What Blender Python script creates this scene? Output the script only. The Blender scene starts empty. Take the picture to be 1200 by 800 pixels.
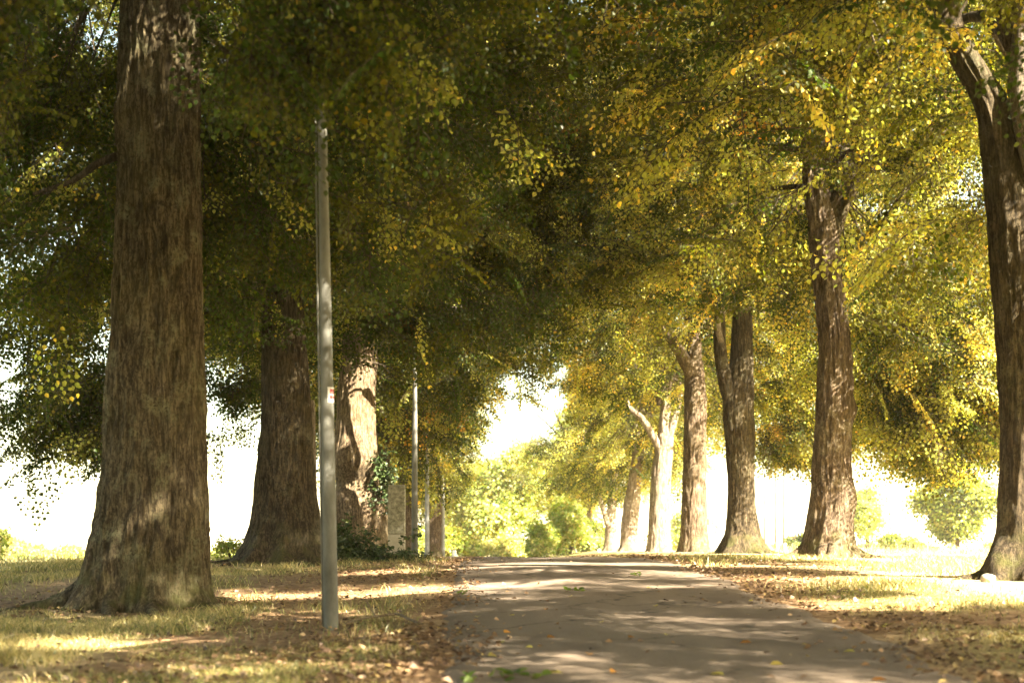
import bpy, math, random
import numpy as np
from mathutils import Vector

# ------------------------------------------------------------------ camera, sky, sun, exposure
SC = bpy.context.scene
COL = SC.collection
EYE = 1.0
FPX = 1667.0                       # focal length in pixels of a 1200 px wide frame (50 mm on 36 mm)
HOR = 645.0                        # image row of the horizon

cam_d = bpy.data.cameras.new('camera')
cam = bpy.data.objects.new('camera', cam_d)
COL.objects.link(cam)
cam_d.lens = 50.0
cam_d.sensor_width = 36.0
cam_d.clip_start = 0.1
cam_d.clip_end = 5000.0
cam_d.shift_y = (HOR - 400.0) / 1200.0
cam.location = (0.0, 0.0, EYE)
cam.rotation_euler = (math.radians(90), 0, 0)
cam_d.dof.use_dof = True
cam_d.dof.focus_distance = 25.0
cam_d.dof.aperture_fstop = 1.5
SC.camera = cam

SUN_EL, SUN_AZ = 37.0, 128.0
world = bpy.data.worlds.new('World')
SC.world = world
world.use_nodes = True
wn, wl = world.node_tree.nodes, world.node_tree.links
wn.clear()
sky = wn.new('ShaderNodeTexSky')
sky.sky_type = 'NISHITA'
sky.sun_disc = False
sky.sun_elevation = math.radians(SUN_EL)
sky.sun_rotation = math.radians(SUN_AZ)
sky.altitude = 100
sky.air_density = 1.0
sky.dust_density = 2.0
sky.ozone_density = 0.6
warm = wn.new('ShaderNodeMix')
warm.data_type = 'RGBA'
warm.blend_type = 'MULTIPLY'
warm.inputs[0].default_value = 1.0
warm.inputs[7].default_value = (1.0, 0.86, 0.59, 1)
bg = wn.new('ShaderNodeBackground')
bg.inputs[1].default_value = 0.06
wo = wn.new('ShaderNodeOutputWorld')
wl.new(sky.outputs[0], warm.inputs[6])
wl.new(warm.outputs[2], bg.inputs[0])
wl.new(bg.outputs[0], wo.inputs[0])

sun_d = bpy.data.lights.new('sun', 'SUN')
sun_d.energy = 5.0
sun_d.angle = math.radians(0.5)
sun_d.color = (1.0, 0.88, 0.67)
sun = bpy.data.objects.new('sun', sun_d)
COL.objects.link(sun)
_el, _az = math.radians(SUN_EL), math.radians(SUN_AZ)
TO_SUN = Vector((math.cos(_el) * math.sin(_az), math.cos(_el) * math.cos(_az), math.sin(_el)))
sun.rotation_euler = TO_SUN.to_track_quat('Z', 'Y').to_euler()
sun.location = (20, -20, 40)

vs = SC.view_settings
vs.view_transform = 'Standard'
vs.look = 'None'
vs.gamma = 1.0
vs.use_curve_mapping = False
vs.exposure = 3.85
SC.cycles.max_bounces = 12
SC.cycles.diffuse_bounces = 8
SC.cycles.transmission_bounces = 8
SC.cycles.glossy_bounces = 2
SC.cycles.volume_bounces = 1
SC.cycles.use_denoising = True

# ------------------------------------------------------------------ helpers
RNG = np.random.default_rng(11)
_perm = np.random.default_rng(5).random(4096)


def _hash(i, j, k):
    h = (i * 73856093) ^ (j * 19349663) ^ (k * 83492791)
    return _perm[(h ^ (h >> 13)) & 4095]


def noise3(x, y, z):
    """smooth value noise in 0..1 on numpy arrays"""
    x, y, z = np.broadcast_arrays(np.asarray(x, float), np.asarray(y, float), np.asarray(z, float))
    i, j, k = np.floor(x).astype(np.int64), np.floor(y).astype(np.int64), np.floor(z).astype(np.int64)
    fx, fy, fz = x - i, y - j, z - k
    fx, fy, fz = (t * t * (3 - 2 * t) for t in (fx, fy, fz))
    out = 0
    for a in (0, 1):
        wx = fx if a else 1 - fx
        for b in (0, 1):
            wy = fy if b else 1 - fy
            for c in (0, 1):
                wz = fz if c else 1 - fz
                out = out + wx * wy * wz * _hash(i + a, j + b, k + c)
    return out


def fbm(x, y, z, n=3):
    s, a, t = 0, 1.0, 0
    for o in range(n):
        s = s + a * noise3(x * 2 ** o + 17 * o, y * 2 ** o, z * 2 ** o)
        t += a
        a *= .5
    return s / t


def unit(v):
    return v / (np.linalg.norm(v, axis=-1, keepdims=True) + 1e-9)


def link(name, me, mat=None, parent=None, loc=None):
    o = bpy.data.objects.new(name, me)
    COL.objects.link(o)
    if mat is not None:
        me.materials.append(mat)
    if parent is not None:
        o.parent = parent
    if loc is not None:
        o.location = loc
    return o


def mesh_np(name, V, F, smooth=False, tint=None):
    """V (n,3); F (m,k) all of one size, or a list of such arrays"""
    Fs = F if isinstance(F, list) else [F]
    me = bpy.data.meshes.new(name)
    V = np.ascontiguousarray(V, dtype=np.float32)
    me.vertices.add(len(V))
    me.vertices.foreach_set('co', V.ravel())
    loops = np.concatenate([f.ravel() for f in Fs]).astype(np.int32)
    sizes = np.concatenate([np.full(len(f), f.shape[1], np.int32) for f in Fs])
    starts = np.concatenate([[0], np.cumsum(sizes)[:-1]]).astype(np.int32)
    me.loops.add(len(loops))
    me.loops.foreach_set('vertex_index', loops)
    me.polygons.add(len(sizes))
    me.polygons.foreach_set('loop_start', starts)
    me.update(calc_edges=True)
    me.polygons.foreach_set('use_smooth', np.full(len(sizes), smooth, bool))
    if tint is not None:
        at = me.attributes.new('tint', 'FLOAT_COLOR', 'FACE')
        rgba = np.ones((len(sizes), 4), np.float32)
        rgba[:, :3] = tint
        at.data.foreach_set('color', rgba.ravel())
    me.validate(verbose=False)
    return me


class Build:
    """collects pieces into ONE mesh"""

    def __init__(self):
        self.v, self.f, self.n = [], [], 0

    def add(self, V, F):
        self.v.append(np.asarray(V, float))
        for f in (F if isinstance(F, list) else [F]):
            self.f.append(np.asarray(f) + self.n)
        self.n += len(V)

    def tube(self, pts, rad, seg=8, cap=True):
        pts = np.asarray(pts, float)
        rad = np.broadcast_to(np.asarray(rad, float), (len(pts),))
        T = unit(np.gradient(pts, axis=0))
        ref = np.array([0, 0, 1.0]) if abs(T[0, 2]) < .9 else np.array([1.0, 0, 0])
        A = np.zeros_like(T)
        a = unit(np.cross(T[0], ref))
        for i in range(len(pts)):
            a = unit(a - T[i] * np.dot(a, T[i]))
            A[i] = a
        B = np.cross(T, A)
        th = np.linspace(0, 2 * np.pi, seg, endpoint=False)
        ring = A[:, None] * np.cos(th)[None, :, None] + B[:, None] * np.sin(th)[None, :, None]
        V = (pts[:, None] + ring * rad[:, None, None]).reshape(-1, 3)
        n = len(pts)
        i, j = np.meshgrid(np.arange(n - 1), np.arange(seg), indexing='ij')
        q = np.stack([i * seg + j, i * seg + (j + 1) % seg, (i + 1) * seg + (j + 1) % seg, (i + 1) * seg + j], -1).reshape(-1, 4)
        F = [q]
        if cap:
            V = np.vstack([V, pts[:1], pts[-1:]])
            k = np.arange(seg)
            F.append(np.stack([(k + 1) % seg, k, np.full(seg, n * seg)], -1))
            F.append(np.stack([(n - 1) * seg + k, (n - 1) * seg + (k + 1) % seg, np.full(seg, n * seg + 1)], -1))
        self.add(V, F)

    def box(self, x0, x1, y0, y1, z0, z1):
        V = [(x, y, z) for z in (z0, z1) for y in (y0, y1) for x in (x0, x1)]
        F = np.array([(0, 2, 3, 1), (4, 5, 7, 6), (0, 1, 5, 4), (2, 6, 7, 3), (0, 4, 6, 2), (1, 3, 7, 5)])
        self.add(V, F)

    def obj(self, name, mat, parent=None, smooth=True, loc=None):
        by = {}
        for f in self.f:
            by.setdefault(f.shape[1], []).append(f)
        me = mesh_np(name, np.vstack(self.v), [np.vstack(x) for x in by.values()], smooth)
        return link(name, me, mat, parent, loc)


def smooth_path(ctrl, n):
    """Catmull-Rom through control rows (any columns)"""
    P = np.asarray(ctrl, float)
    P = np.vstack([2 * P[0] - P[1], P, 2 * P[-1] - P[-2]])
    out = []
    segs = len(P) - 3
    for t in np.linspace(0, segs - 1e-6, n):
        i = int(t)
        u = t - i
        p0, p1, p2, p3 = P[i:i + 4]
        out.append(.5 * (2 * p1 + (p2 - p0) * u + (2 * p0 - 5 * p1 + 4 * p2 - p3) * u * u + (3 * p1 - p0 - 3 * p2 + p3) * u ** 3))
    return np.array(out)


def empty(name, loc, label, cat, group=None):
    o = bpy.data.objects.new(name, None)
    o.empty_display_size = .3
    o.location = loc
    COL.objects.link(o)
    o['label'], o['category'] = label, cat
    if group:
        o['group'] = group
    return o


def tag(o, label, cat, group=None, kind=None):
    o['label'], o['category'] = label, cat
    if group:
        o['group'] = group
    if kind:
        o['kind'] = kind
    return o


# ------------------------------------------------------------------ terrain
_YS = np.array([-60, 5, 9.4, 14, 18, 22, 26, 30, 40, 60, 100, 200, 900.])
_DL = np.array([.95, .93, .92, .83, .73, .50, .33, .26, .24, .26, .45, 1.0, 3.0])
_DC = np.array([.95, .92, .87, .73, .52, .30, .19, .19, .22, .30, .60, 1.2, 3.0])
_DR = np.array([.95, .90, .84, .56, .38, .27, .18, .13, .08, .04, .00, .3, 2.5])


def ground(X, Y, rough=True):
    X, Y = np.asarray(X, float), np.asarray(Y, float)
    def prof(D):
        s = 0
        for k, w in ((-1.5, .25), (0, .5), (1.5, .25)):
            s = s + w * np.interp(Y + k, _YS, D)
        return s
    dl, dc, dr = prof(_DL), prof(_DC), prof(_DR)
    tl = np.clip((1.0 - X) / 5.5, 0, 1)
    tr = np.clip((X - 1.0) / 5.0, 0, 1)
    tl, tr = tl * tl * (3 - 2 * tl), tr * tr * (3 - 2 * tr)
    d = dc + (dl - dc) * tl + (dr - dc) * tr
    d = d + .25 * np.clip((-X - 8) / 10, 0, 1) * np.clip((Y - 20) / 10, 0, 1)
    z = EYE - d
    if rough:
        off = np.clip(np.maximum(-.9 - X, X - 3.0) / .8, 0, 1)
        z = z + off * (.05 * (fbm(X * .9, Y * .9, 0) - .5) + .025 * (noise3(X * 3.1, Y * 3.1, 3) - .5))
    return z


def gz(x, y):
    return float(ground(np.array([x]), np.array([y]))[0])


def road_edges(Y):
    Y = np.asarray(Y, float)
    bend = -.0016 * np.clip(Y - 30, 0, 60) ** 2
    l = np.interp(Y, [-60, 9.4, 17, 24, 40, 90], [-.5, -.52, -.85, -1.02, -1.1, -1.2]) + bend
    r = np.interp(Y, [-60, 9.4, 14, 18, 24, 40, 90], [3.2, 3.15, 3.12, 2.95, 2.85, 2.8, 2.8]) + bend
    l = l + .30 * (noise3(Y * .9, 1.5, 0) - .5) + .12 * (noise3(Y * 3.3, 4.5, 0) - .5)
    r = r + .34 * (noise3(Y * .8, 9.5, 0) - .5) + .14 * (noise3(Y * 3.1, 7.5, 0) - .5)
    return l, r


# ------------------------------------------------------------------ materials
def new_mat(name):
    m = bpy.data.materials.new(name)
    m.use_nodes = True
    nt = m.node_tree
    nt.nodes.clear()
    out = nt.nodes.new('ShaderNodeOutputMaterial')
    return m, nt.nodes, nt.links, out


def n_noise(N, L, vec, scale, detail=4, rough=.6):
    t = N.new('ShaderNodeTexNoise')
    t.inputs['Scale'].default_value = scale
    t.inputs['Detail'].default_value = detail
    t.inputs['Roughness'].default_value = rough
    if vec is not None:
        L.new(vec, t.inputs['Vector'])
    return t.outputs['Fac']


def n_ramp(N, L, fac, stops):
    r = N.new('ShaderNodeValToRGB')
    el = r.color_ramp.elements
    while len(el) > 1:
        el.remove(el[-1])
    el[0].position, el[0].color = stops[0][0], (*stops[0][1], 1)
    for p, c in stops[1:]:
        e = el.new(p)
        e.color = (*c, 1)
    L.new(fac, r.inputs[0])
    return r.outputs[0]


def n_mix(N, L, fac, a, b):
    m = N.new('ShaderNodeMix')
    m.data_type = 'RGBA'
    for sock, v in ((0, fac), (6, a), (7, b)):
        if isinstance(v, (int, float)):
            m.inputs[sock].default_value = v
        elif isinstance(v, tuple):
            m.inputs[sock].default_value = (*v, 1)
        else:
            L.new(v, m.inputs[sock])
    return m.outputs[2]


def n_map(N, L, scale):
    tc = N.new('ShaderNodeTexCoord')
    mp = N.new('ShaderNodeMapping')
    mp.inputs['Scale'].default_value = scale
    L.new(tc.outputs['Object'], mp.inputs['Vector'])
    return mp.outputs[0]


def finish(N, L, out, col, rough=.85, bump=None, strength=.4, dist=.02, metallic=0, spec=.3):
    p = N.new('ShaderNodeBsdfPrincipled')
    if isinstance(col, tuple):
        p.inputs['Base Color'].default_value = (*col, 1)
    else:
        L.new(col, p.inputs['Base Color'])
    if isinstance(rough, (int, float)):
        p.inputs['Roughness'].default_value = rough
    else:
        L.new(rough, p.inputs['Roughness'])
    p.inputs['Metallic'].default_value = metallic
    p.inputs['Specular IOR Level'].default_value = spec
    if bump is not None:
        b = N.new('ShaderNodeBump')
        b.inputs['Strength'].default_value = strength
        b.inputs['Distance'].default_value = dist
        L.new(bump, b.inputs['Height'])
        L.new(b.outputs[0], p.inputs['Normal'])
    L.new(p.outputs[0], out.inputs[0])


def leaf_mat(name, trans=.5, sheen=.03, gain=(2.0, 1.75, .6)):
    m, N, L, out = new_mat(name)
    a = N.new('ShaderNodeAttribute')
    a.attribute_name = 'tint'
    d = N.new('ShaderNodeBsdfDiffuse')
    L.new(a.outputs['Color'], d.inputs[0])
    t = N.new('ShaderNodeBsdfTranslucent')
    mul = N.new('ShaderNodeMix')
    mul.data_type, mul.blend_type = 'RGBA', 'MULTIPLY'
    mul.inputs[0].default_value = 1
    mul.inputs[7].default_value = (*gain, 1)
    L.new(a.outputs['Color'], mul.inputs[6])
    L.new(mul.outputs[2], t.inputs[0])
    mx = N.new('ShaderNodeMixShader')
    mx.inputs[0].default_value = trans
    L.new(d.outputs[0], mx.inputs[1])
    L.new(t.outputs[0], mx.inputs[2])
    g = N.new('ShaderNodeBsdfGlossy')
    g.inputs['Roughness'].default_value = .48
    g.inputs[0].default_value = (1, 1, 1, 1)
    m2 = N.new('ShaderNodeMixShader')
    m2.inputs[0].default_value = sheen
    L.new(mx.outputs[0], m2.inputs[1])
    L.new(g.outputs[0], m2.inputs[2])
    L.new(m2.outputs[0], out.inputs[0])
    return m


def bark_mat(name, dark, light, lichen, lichen_amt=.5, moss=.7):
    m, N, L, out = new_mat(name)
    v = n_map(N, L, (9, 9, 1.3))
    v1 = n_map(N, L, (1, 1, 1))
    furrow = n_noise(N, L, v, 2.6, 6, .72)
    col = n_ramp(N, L, furrow, [(.34, tuple(c * .55 for c in dark)), (.46, dark), (.58, light)])  # furrow shade is put into the colour: hollows darker, ridges lighter
    grit = n_ramp(N, L, n_noise(N, L, n_map(N, L, (1, 1, .55)), 34, 4, .75), [(.40, (.75, .75, .75)), (.5, (0, 0, 0))])
    col = n_mix(N, L, grit, col, tuple(c * .5 for c in dark))
    patch = n_noise(N, L, v1, 2.2, 5, .7)
    pf = n_ramp(N, L, patch, [(.52, (0, 0, 0)), (.60 + .1 * (1 - lichen_amt), (lichen_amt,) * 3)])
    speck = n_ramp(N, L, n_noise(N, L, v1, 26, 4, .7), [(.40, (0, 0, 0)), (.55, (1, 1, 1))])
    mm = N.new('ShaderNodeMath')
    mm.operation = 'MULTIPLY'
    L.new(pf, mm.inputs[0])
    L.new(speck, mm.inputs[1])
    col = n_mix(N, L, mm.outputs[0], col, lichen)
    big = n_ramp(N, L, n_noise(N, L, v1, .9, 3), [(.46, (0, 0, 0)), (.72, (.22, .22, .22))])
    col = n_mix(N, L, big, col, tuple(.5 * (a + b) * s for a, b, s in zip(light, lichen, (.95, 1.0, .7))))
    # moss grows on the lowest part of the trunk
    tc = N.new('ShaderNodeTexCoord')
    sx = N.new('ShaderNodeSeparateXYZ')
    L.new(tc.outputs['Object'], sx.inputs[0])
    mr = N.new('ShaderNodeMapRange')
    mr.inputs[1].default_value, mr.inputs[2].default_value = 0.0, .9
    mr.inputs[3].default_value, mr.inputs[4].default_value = moss, 0
    L.new(sx.outputs[2], mr.inputs[0])
    mg = n_ramp(N, L, n_noise(N, L, v1, 3.5, 4), [(.48, (0, 0, 0)), (.62, (1, 1, 1))])
    m3 = N.new('ShaderNodeMath')
    m3.operation = 'MULTIPLY'
    L.new(mr.outputs[0], m3.inputs[0])
    L.new(mg, m3.inputs[1])
    col = n_mix(N, L, m3.outputs[0], col, (.075, .08, .018))
    fine = n_noise(N, L, v, 9, 4, .7)
    bm = N.new('ShaderNodeMath')
    bm.operation = 'ADD'
    L.new(furrow, bm.inputs[0])
    L.new(fine, bm.inputs[1])
    finish(N, L, out, col, .92, bm.outputs[0], 1.0, .07, spec=.12)
    return m


M = {}
M['leaf'] = leaf_mat('linden_leaf')
M['far_leaf'] = leaf_mat('far_leaf', .5, .025)
M['ivy_leaf'] = leaf_mat('ivy_leaf', .2, .03)
M['litter'] = leaf_mat('dry_leaf', .15, .03, (1.1, 1, .9))
M['grass'] = leaf_mat('grass_blade', .4, .05, (1.3, 1.2, .8))
M['bark'] = bark_mat('brown_bark', (.072, .054, .032), (.195, .155, .092), (.25, .24, .14), .7)
M['bark_grey'] = bark_mat('grey_bark', (.085, .06, .042), (.21, .155, .105), (.30, .26, .19), .7)
M['bark_dark'] = bark_mat('dark_bark', (.043, .033, .021), (.115, .088, .055), (.17, .16, .10), .5)
M['bark_pale_lit'] = bark_mat('pale_lit_bark', (.16, .125, .095), (.34, .28, .22), (.40, .36, .30), .6, .5)  # pale bark; on right-row trunks and limbs sunlight is put into it
M['bark_tan_lit'] = bark_mat('tan_lit_bark', (.10, .07, .045), (.29, .215, .135), (.36, .30, .20), .6)  # lighter tan: sun on the burled trunk is put into the bark colour
M['branch'] = bark_mat('branch_bark', (.06, .045, .03), (.15, .115, .075), (.2, .19, .13), .3, 0)


def ground_mat():
    m, N, L, out = new_mat('verge_soil')
    v = n_map(N, L, (1, 1, 1))
    a = N.new('ShaderNodeAttribute')
    a.attribute_name = 'cover'
    dirt = n_ramp(N, L, n_noise(N, L, v, 9, 6, .7), [(.3, (.10, .06, .035)), (.5, (.22, .135, .075)), (.7, (.38, .27, .155))])
    turf = n_ramp(N, L, n_noise(N, L, v, 5, 6, .7), [(.3, (.10, .095, .025)), (.55, (.23, .20, .07)), (.75, (.40, .32, .15))])
    dry = n_ramp(N, L, n_noise(N, L, v, 6, 6, .75), [(.3, (.27, .215, .10)), (.5, (.40, .33, .17)), (.7, (.50, .43, .25))])
    sep = N.new('ShaderNodeSeparateColor')
    L.new(a.outputs['Color'], sep.inputs[0])
    c = n_mix(N, L, sep.outputs[0], dirt, turf)
    c = n_mix(N, L, sep.outputs[1], c, dry)
    h = n_noise(N, L, v, 30, 5, .7)
    finish(N, L, out, c, .95, h, .6, .03, spec=.1)
    return m


def road_mat():
    m, N, L, out = new_mat('worn_asphalt')
    v = n_map(N, L, (1, 1, 1))
    vs_ = n_map(N, L, (1.6, .28, 1))
    base = n_ramp(N, L, n_noise(N, L, vs_, 1.3, 5, .6), [(.3, (.125, .095, .071)), (.7, (.185, .142, .107))])
    dust = n_ramp(N, L, n_noise(N, L, v, .8, 6, .72), [(.5, (0, 0, 0)), (.72, (.55, .55, .55))])
    c = n_mix(N, L, dust, base, (.20, .145, .10))
    spots = n_ramp(N, L, n_noise(N, L, v, 60, 3, .8), [(.36, (.6, .6, .6)), (.5, (0, 0, 0)), (.62, (0, 0, 0)), (.72, (.4, .4, .4))])
    c = n_mix(N, L, spots, c, (.27, .22, .17))
    pits = n_ramp(N, L, n_noise(N, L, v, 95, 2, .7), [(.34, (.75, .75, .75)), (.42, (0, 0, 0))])
    c = n_mix(N, L, pits, c, (.05, .038, .03))
    patchy = n_ramp(N, L, n_noise(N, L, n_map(N, L, (.9, .35, 1)), .7, 4, .6), [(.54, (0, 0, 0)), (.60, (.55, .55, .55))])
    c = n_mix(N, L, patchy, c, (.095, .071, .053))
    # cracks: thin lines of a warped cell pattern
    vo = N.new('ShaderNodeTexVoronoi')
    vo.feature = 'DISTANCE_TO_EDGE'
    vo.inputs['Scale'].default_value = .55
    wv = N.new('ShaderNodeVectorMath')
    wv.operation = 'ADD'
    nz = N.new('ShaderNodeTexNoise')
    nz.inputs['Scale'].default_value = 2.2
    nz.inputs['Detail'].default_value = 5
    L.new(v, nz.inputs['Vector'])
    sc = N.new('ShaderNodeVectorMath')
    sc.operation = 'SCALE'
    sc.inputs[3].default_value = .9
    L.new(nz.outputs['Color'], sc.inputs[0])
    L.new(v, wv.inputs[0])
    L.new(sc.outputs[0], wv.inputs[1])
    L.new(wv.outputs[0], vo.inputs['Vector'])
    crack = n_ramp(N, L, vo.outputs['Distance'], [(0, (.9, .9, .9)), (.010, (.5, .5, .5)), (.022, (0, 0, 0))])
    gate = n_ramp(N, L, n_noise(N, L, v, .45, 2), [(.42, (0, 0, 0)), (.52, (1, 1, 1))])
    mm = N.new('ShaderNodeMath')
    mm.operation = 'MULTIPLY'
    L.new(crack, mm.inputs[0])
    L.new(gate, mm.inputs[1])
    c = n_mix(N, L, mm.outputs[0], c, (.035, .028, .022))
    finish(N, L, out, c, .9, n_noise(N, L, v, 70, 3, .8), .5, .012, spec=.2)
    return m


M['ground'] = ground_mat()
M['road'] = road_mat()


def simple(name, stops, scale, rough, metallic=0, bump=.2, stretch=(1, 1, 1), spec=.3):
    m, N, L, out = new_mat(name)
    v = n_map(N, L, stretch)
    f = n_noise(N, L, v, scale, 5, .65)
    finish(N, L, out, n_ramp(N, L, f, stops), rough, f, bump, .01, metallic, spec)
    return m


M['steel'] = simple('galvanised_steel', [(.3, (.08, .08, .068)), (.5, (.13, .13, .115)), (.7, (.185, .185, .165))], 6, .75, 0, .1, (1, 1, .4), .1)
M['pale_steel'] = simple('pale_galvanised_steel', [(.3, (.20, .205, .205)), (.7, (.29, .295, .29))], 9, .7, 0, .1, (1, 1, 1), .1)
M['plastic'] = simple('grey_conduit', [(.3, (.22, .21, .19)), (.7, (.30, .29, .26))], 9, .5)
M['lantern'] = simple('lantern_housing', [(.3, (.10, .08, .065)), (.7, (.15, .12, .095))], 9, .5)
M['lens'] = simple('lantern_glass', [(.3, (.24, .21, .16)), (.7, (.32, .28, .22))], 5, .25)
M['white'] = simple('white_paint', [(.3, (.70, .69, .66)), (.7, (.8, .79, .76))], 9, .5)
M['sticker'] = simple('white_sticker', [(.3, (.55, .53, .51)), (.7, (.62, .60, .58))], 20, .4, 0, 0)
M['red'] = simple('red_print', [(.3, (.26, .02, .02)), (.7, (.36, .045, .04))], 60, .4, 0, 0)
M['stone'] = simple('grey_stone', [(.3, (.30, .28, .24)), (.7, (.46, .43, .37))], 6, .9, 0, .5)
M['rock'] = simple('pale_rock', [(.3, (.20, .17, .13)), (.7, (.36, .32, .26))], 6, .9, 0, .6)
M['wood'] = simple('dry_wood', [(.3, (.10, .07, .045)), (.7, (.19, .14, .09))], 20, .9, 0, .5)


def lichen_stone():
    m, N, L, out = new_mat('lichened_stone')
    v = n_map(N, L, (1, 1, 1))
    f = n_noise(N, L, v, 13, 6, .8)
    c = n_ramp(N, L, f, [(.34, (.10, .10, .075)), (.5, (.25, .24, .19)), (.66, (.42, .40, .33))])
    finish(N, L, out, c, .95, f, .7, .02, spec=.1)
    return m


M['lichen'] = lichen_stone()

# ------------------------------------------------------------------ ground sheet and road
def build_ground():
    xs = np.concatenate([-np.geomspace(1500, 14, 26), np.arange(-12, 12.01, .2), np.geomspace(14, 1500, 26)])
    ys = np.concatenate([[-900, -300, -120], np.arange(-60, 8, 2.), np.arange(8, 34, .26), np.arange(34, 80, 1.), np.geomspace(80, 2500, 40)])
    X, Y = np.meshgrid(xs, ys)
    Z = ground(X, Y)
    l, r = road_edges(Y)
    on = (X > l + .25) & (X < r - .25)
    Z = np.where(on, Z - .03, Z)
    n, k = X.shape
    V = np.stack([X, Y, Z], -1).reshape(-1, 3)
    i, j = np.meshgrid(np.arange(n - 1), np.arange(k - 1), indexing='ij')
    F = np.stack([i * k + j, i * k + j + 1, (i + 1) * k + j + 1, (i + 1) * k + j], -1).reshape(-1, 4)
    me = mesh_np('ground', V, F, True)
    cov = np.ones((len(V), 4), np.float32)
    g = grass_cover(V[:, 0], V[:, 1])
    d = sunlit_dry_cover(V[:, 0], V[:, 1])
    cov[:, 0], cov[:, 1] = g, d
    a = me.attributes.new('cover', 'FLOAT_COLOR', 'POINT')
    a.data.foreach_set('color', cov.ravel())
    o = link('ground', me, M['ground'])
    o['kind'] = 'structure'


def edge_dist(X, Y):
    l, r = road_edges(Y)
    return np.maximum(l - X, X - r)          # metres outside the road


def grass_cover(X, Y):
    """0 bare soil and leaf litter .. 1 turf"""
    n = fbm(X * .45 + 3, Y * .30, 7, 4)
    e = edge_dist(X, Y)
    g = np.clip((n - .38) * 7, 0, 1) * np.clip((e - .15) / .8, 0, 1)
    away = np.clip((np.abs(X - 1) - 8) / 3, 0, 1)
    g = np.maximum(g, away)
    for tx, ty in TREE_BASES:
        g = g * np.clip((np.hypot(X - tx, Y - ty) - 1.0) / 1.6, .05, 1)
    return g


def sunlit_dry_cover(X, Y):
    """pale dry meadow; right of the road sunlit brightness is put into it"""
    return np.clip((X - 4.2 + (fbm(X * .5, Y * .5, 2) - .5) * 3) / 2.2, 0, .9) * np.clip((Y - 13) / 5, 0, 1) + \
        .5 * np.clip((-X - 12) / 6, 0, 1) + .35 * np.clip((fbm(X * .8, Y * .5, 21) - .55) * 6, 0, 1) * (np.abs(X) < 14)


def build_road():
    ys = np.concatenate([np.arange(-60, 8, 1.), np.arange(8, 34, .12), np.arange(34, 92, .6)])
    ts = np.linspace(0, 1, 33)
    l, r = road_edges(ys)
    X = l[:, None] + (r - l)[:, None] * ts[None]
    Y = np.repeat(ys[:, None], len(ts), 1)
    Z = ground(X, Y, False) + .012 + .03 * np.sin(np.pi * ts)[None] + .016 * (fbm(X * 1.1, Y * .7, 4) - .5)
    Z[:, 0] -= .05
    Z[:, -1] -= .05
    n, k = X.shape
    V = np.stack([X, Y, Z], -1).reshape(-1, 3)
    i, j = np.meshgrid(np.arange(n - 1), np.arange(k - 1), indexing='ij')
    F = np.stack([i * k + j, i * k + j + 1, (i + 1) * k + j + 1, (i + 1) * k + j], -1).reshape(-1, 4)
    o = link('road', mesh_np('road', V, F, True), M['road'])
    o['kind'] = 'structure'


def road_z(x, y):
    l, r = road_edges(np.array([y]))
    t = float((x - l[0]) / (r[0] - l[0]))
    z = float(ground(np.array([x]), np.array([y]), False)[0])
    if 0 < t < 1:
        return z + .012 + .03 * math.sin(math.pi * t) + .016 * (float(fbm(np.array([x * 1.1]), np.array([y * .7]), 4)[0]) - .5)
    return gz(x, y)


# ------------------------------------------------------------------ leaves
def leaves_mesh(name, P, D, Nn, Ln, Wd, tint, fine=True):
    """one mesh of many small folded leaves"""
    n = len(P)
    Nn = unit(Nn - D * np.sum(Nn * D, -1, keepdims=True))
    S = np.cross(Nn, D)
    Ln, Wd = Ln[:, None], Wd[:, None]
    tip = P + D * Ln - Nn * Ln * .12
    if fine:
        r1 = P + D * Ln * .25 + S * Wd * .46 + Nn * Wd * .13
        r2 = P + D * Ln * .62 + S * Wd * .40 + Nn * Wd * .10
        l1 = P + D * Ln * .25 - S * Wd * .46 + Nn * Wd * .13
        l2 = P + D * Ln * .62 - S * Wd * .40 + Nn * Wd * .10
        V = np.stack([P, r1, r2, tip, l2, l1], 1).reshape(-1, 3)
        b = np.arange(n)[:, None] * 6
        F = np.concatenate([b + np.array([[0, 1, 2, 3]]), b + np.array([[0, 3, 4, 5]])], 1).reshape(-1, 4)
    else:
        r1 = P + D * Ln * .42 + S * Wd * .5 + Nn * Wd * .12
        l1 = P + D * Ln * .42 - S * Wd * .5 + Nn * Wd * .12
        V = np.stack([P, r1, tip, l1], 1).reshape(-1, 3)
        b = np.arange(n)[:, None] * 4
        F = np.concatenate([b + np.array([[0, 1, 2]]), b + np.array([[0, 2, 3]])], 1).reshape(-1, 3)
    return mesh_np(name, V, F, False, np.repeat(tint, 2, 0))


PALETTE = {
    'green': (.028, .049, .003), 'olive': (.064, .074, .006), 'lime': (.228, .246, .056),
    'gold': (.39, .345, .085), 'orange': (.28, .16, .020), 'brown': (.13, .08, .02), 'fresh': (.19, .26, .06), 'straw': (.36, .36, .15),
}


def mix_tints(rng, n_clump, per, mixw):
    names = list(mixw)
    w = np.array([mixw[k] for k in names], float)
    w /= w.sum()
    pal = np.array([PALETTE[k] for k in names])
    c = rng.choice(len(names), n_clump, p=w)
    base = pal[c]
    leafc = pal[rng.choice(len(names), (n_clump, per), p=w)]
    keep = rng.random((n_clump, per, 1)) < .62
    col = np.where(keep, base[:, None], leafc)
    col = col * np.exp(rng.normal(0, .22, (n_clump, per, 1))) * np.exp(rng.normal(0, .06, (n_clump, per, 3)))
    return col.reshape(-1, 3)


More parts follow.
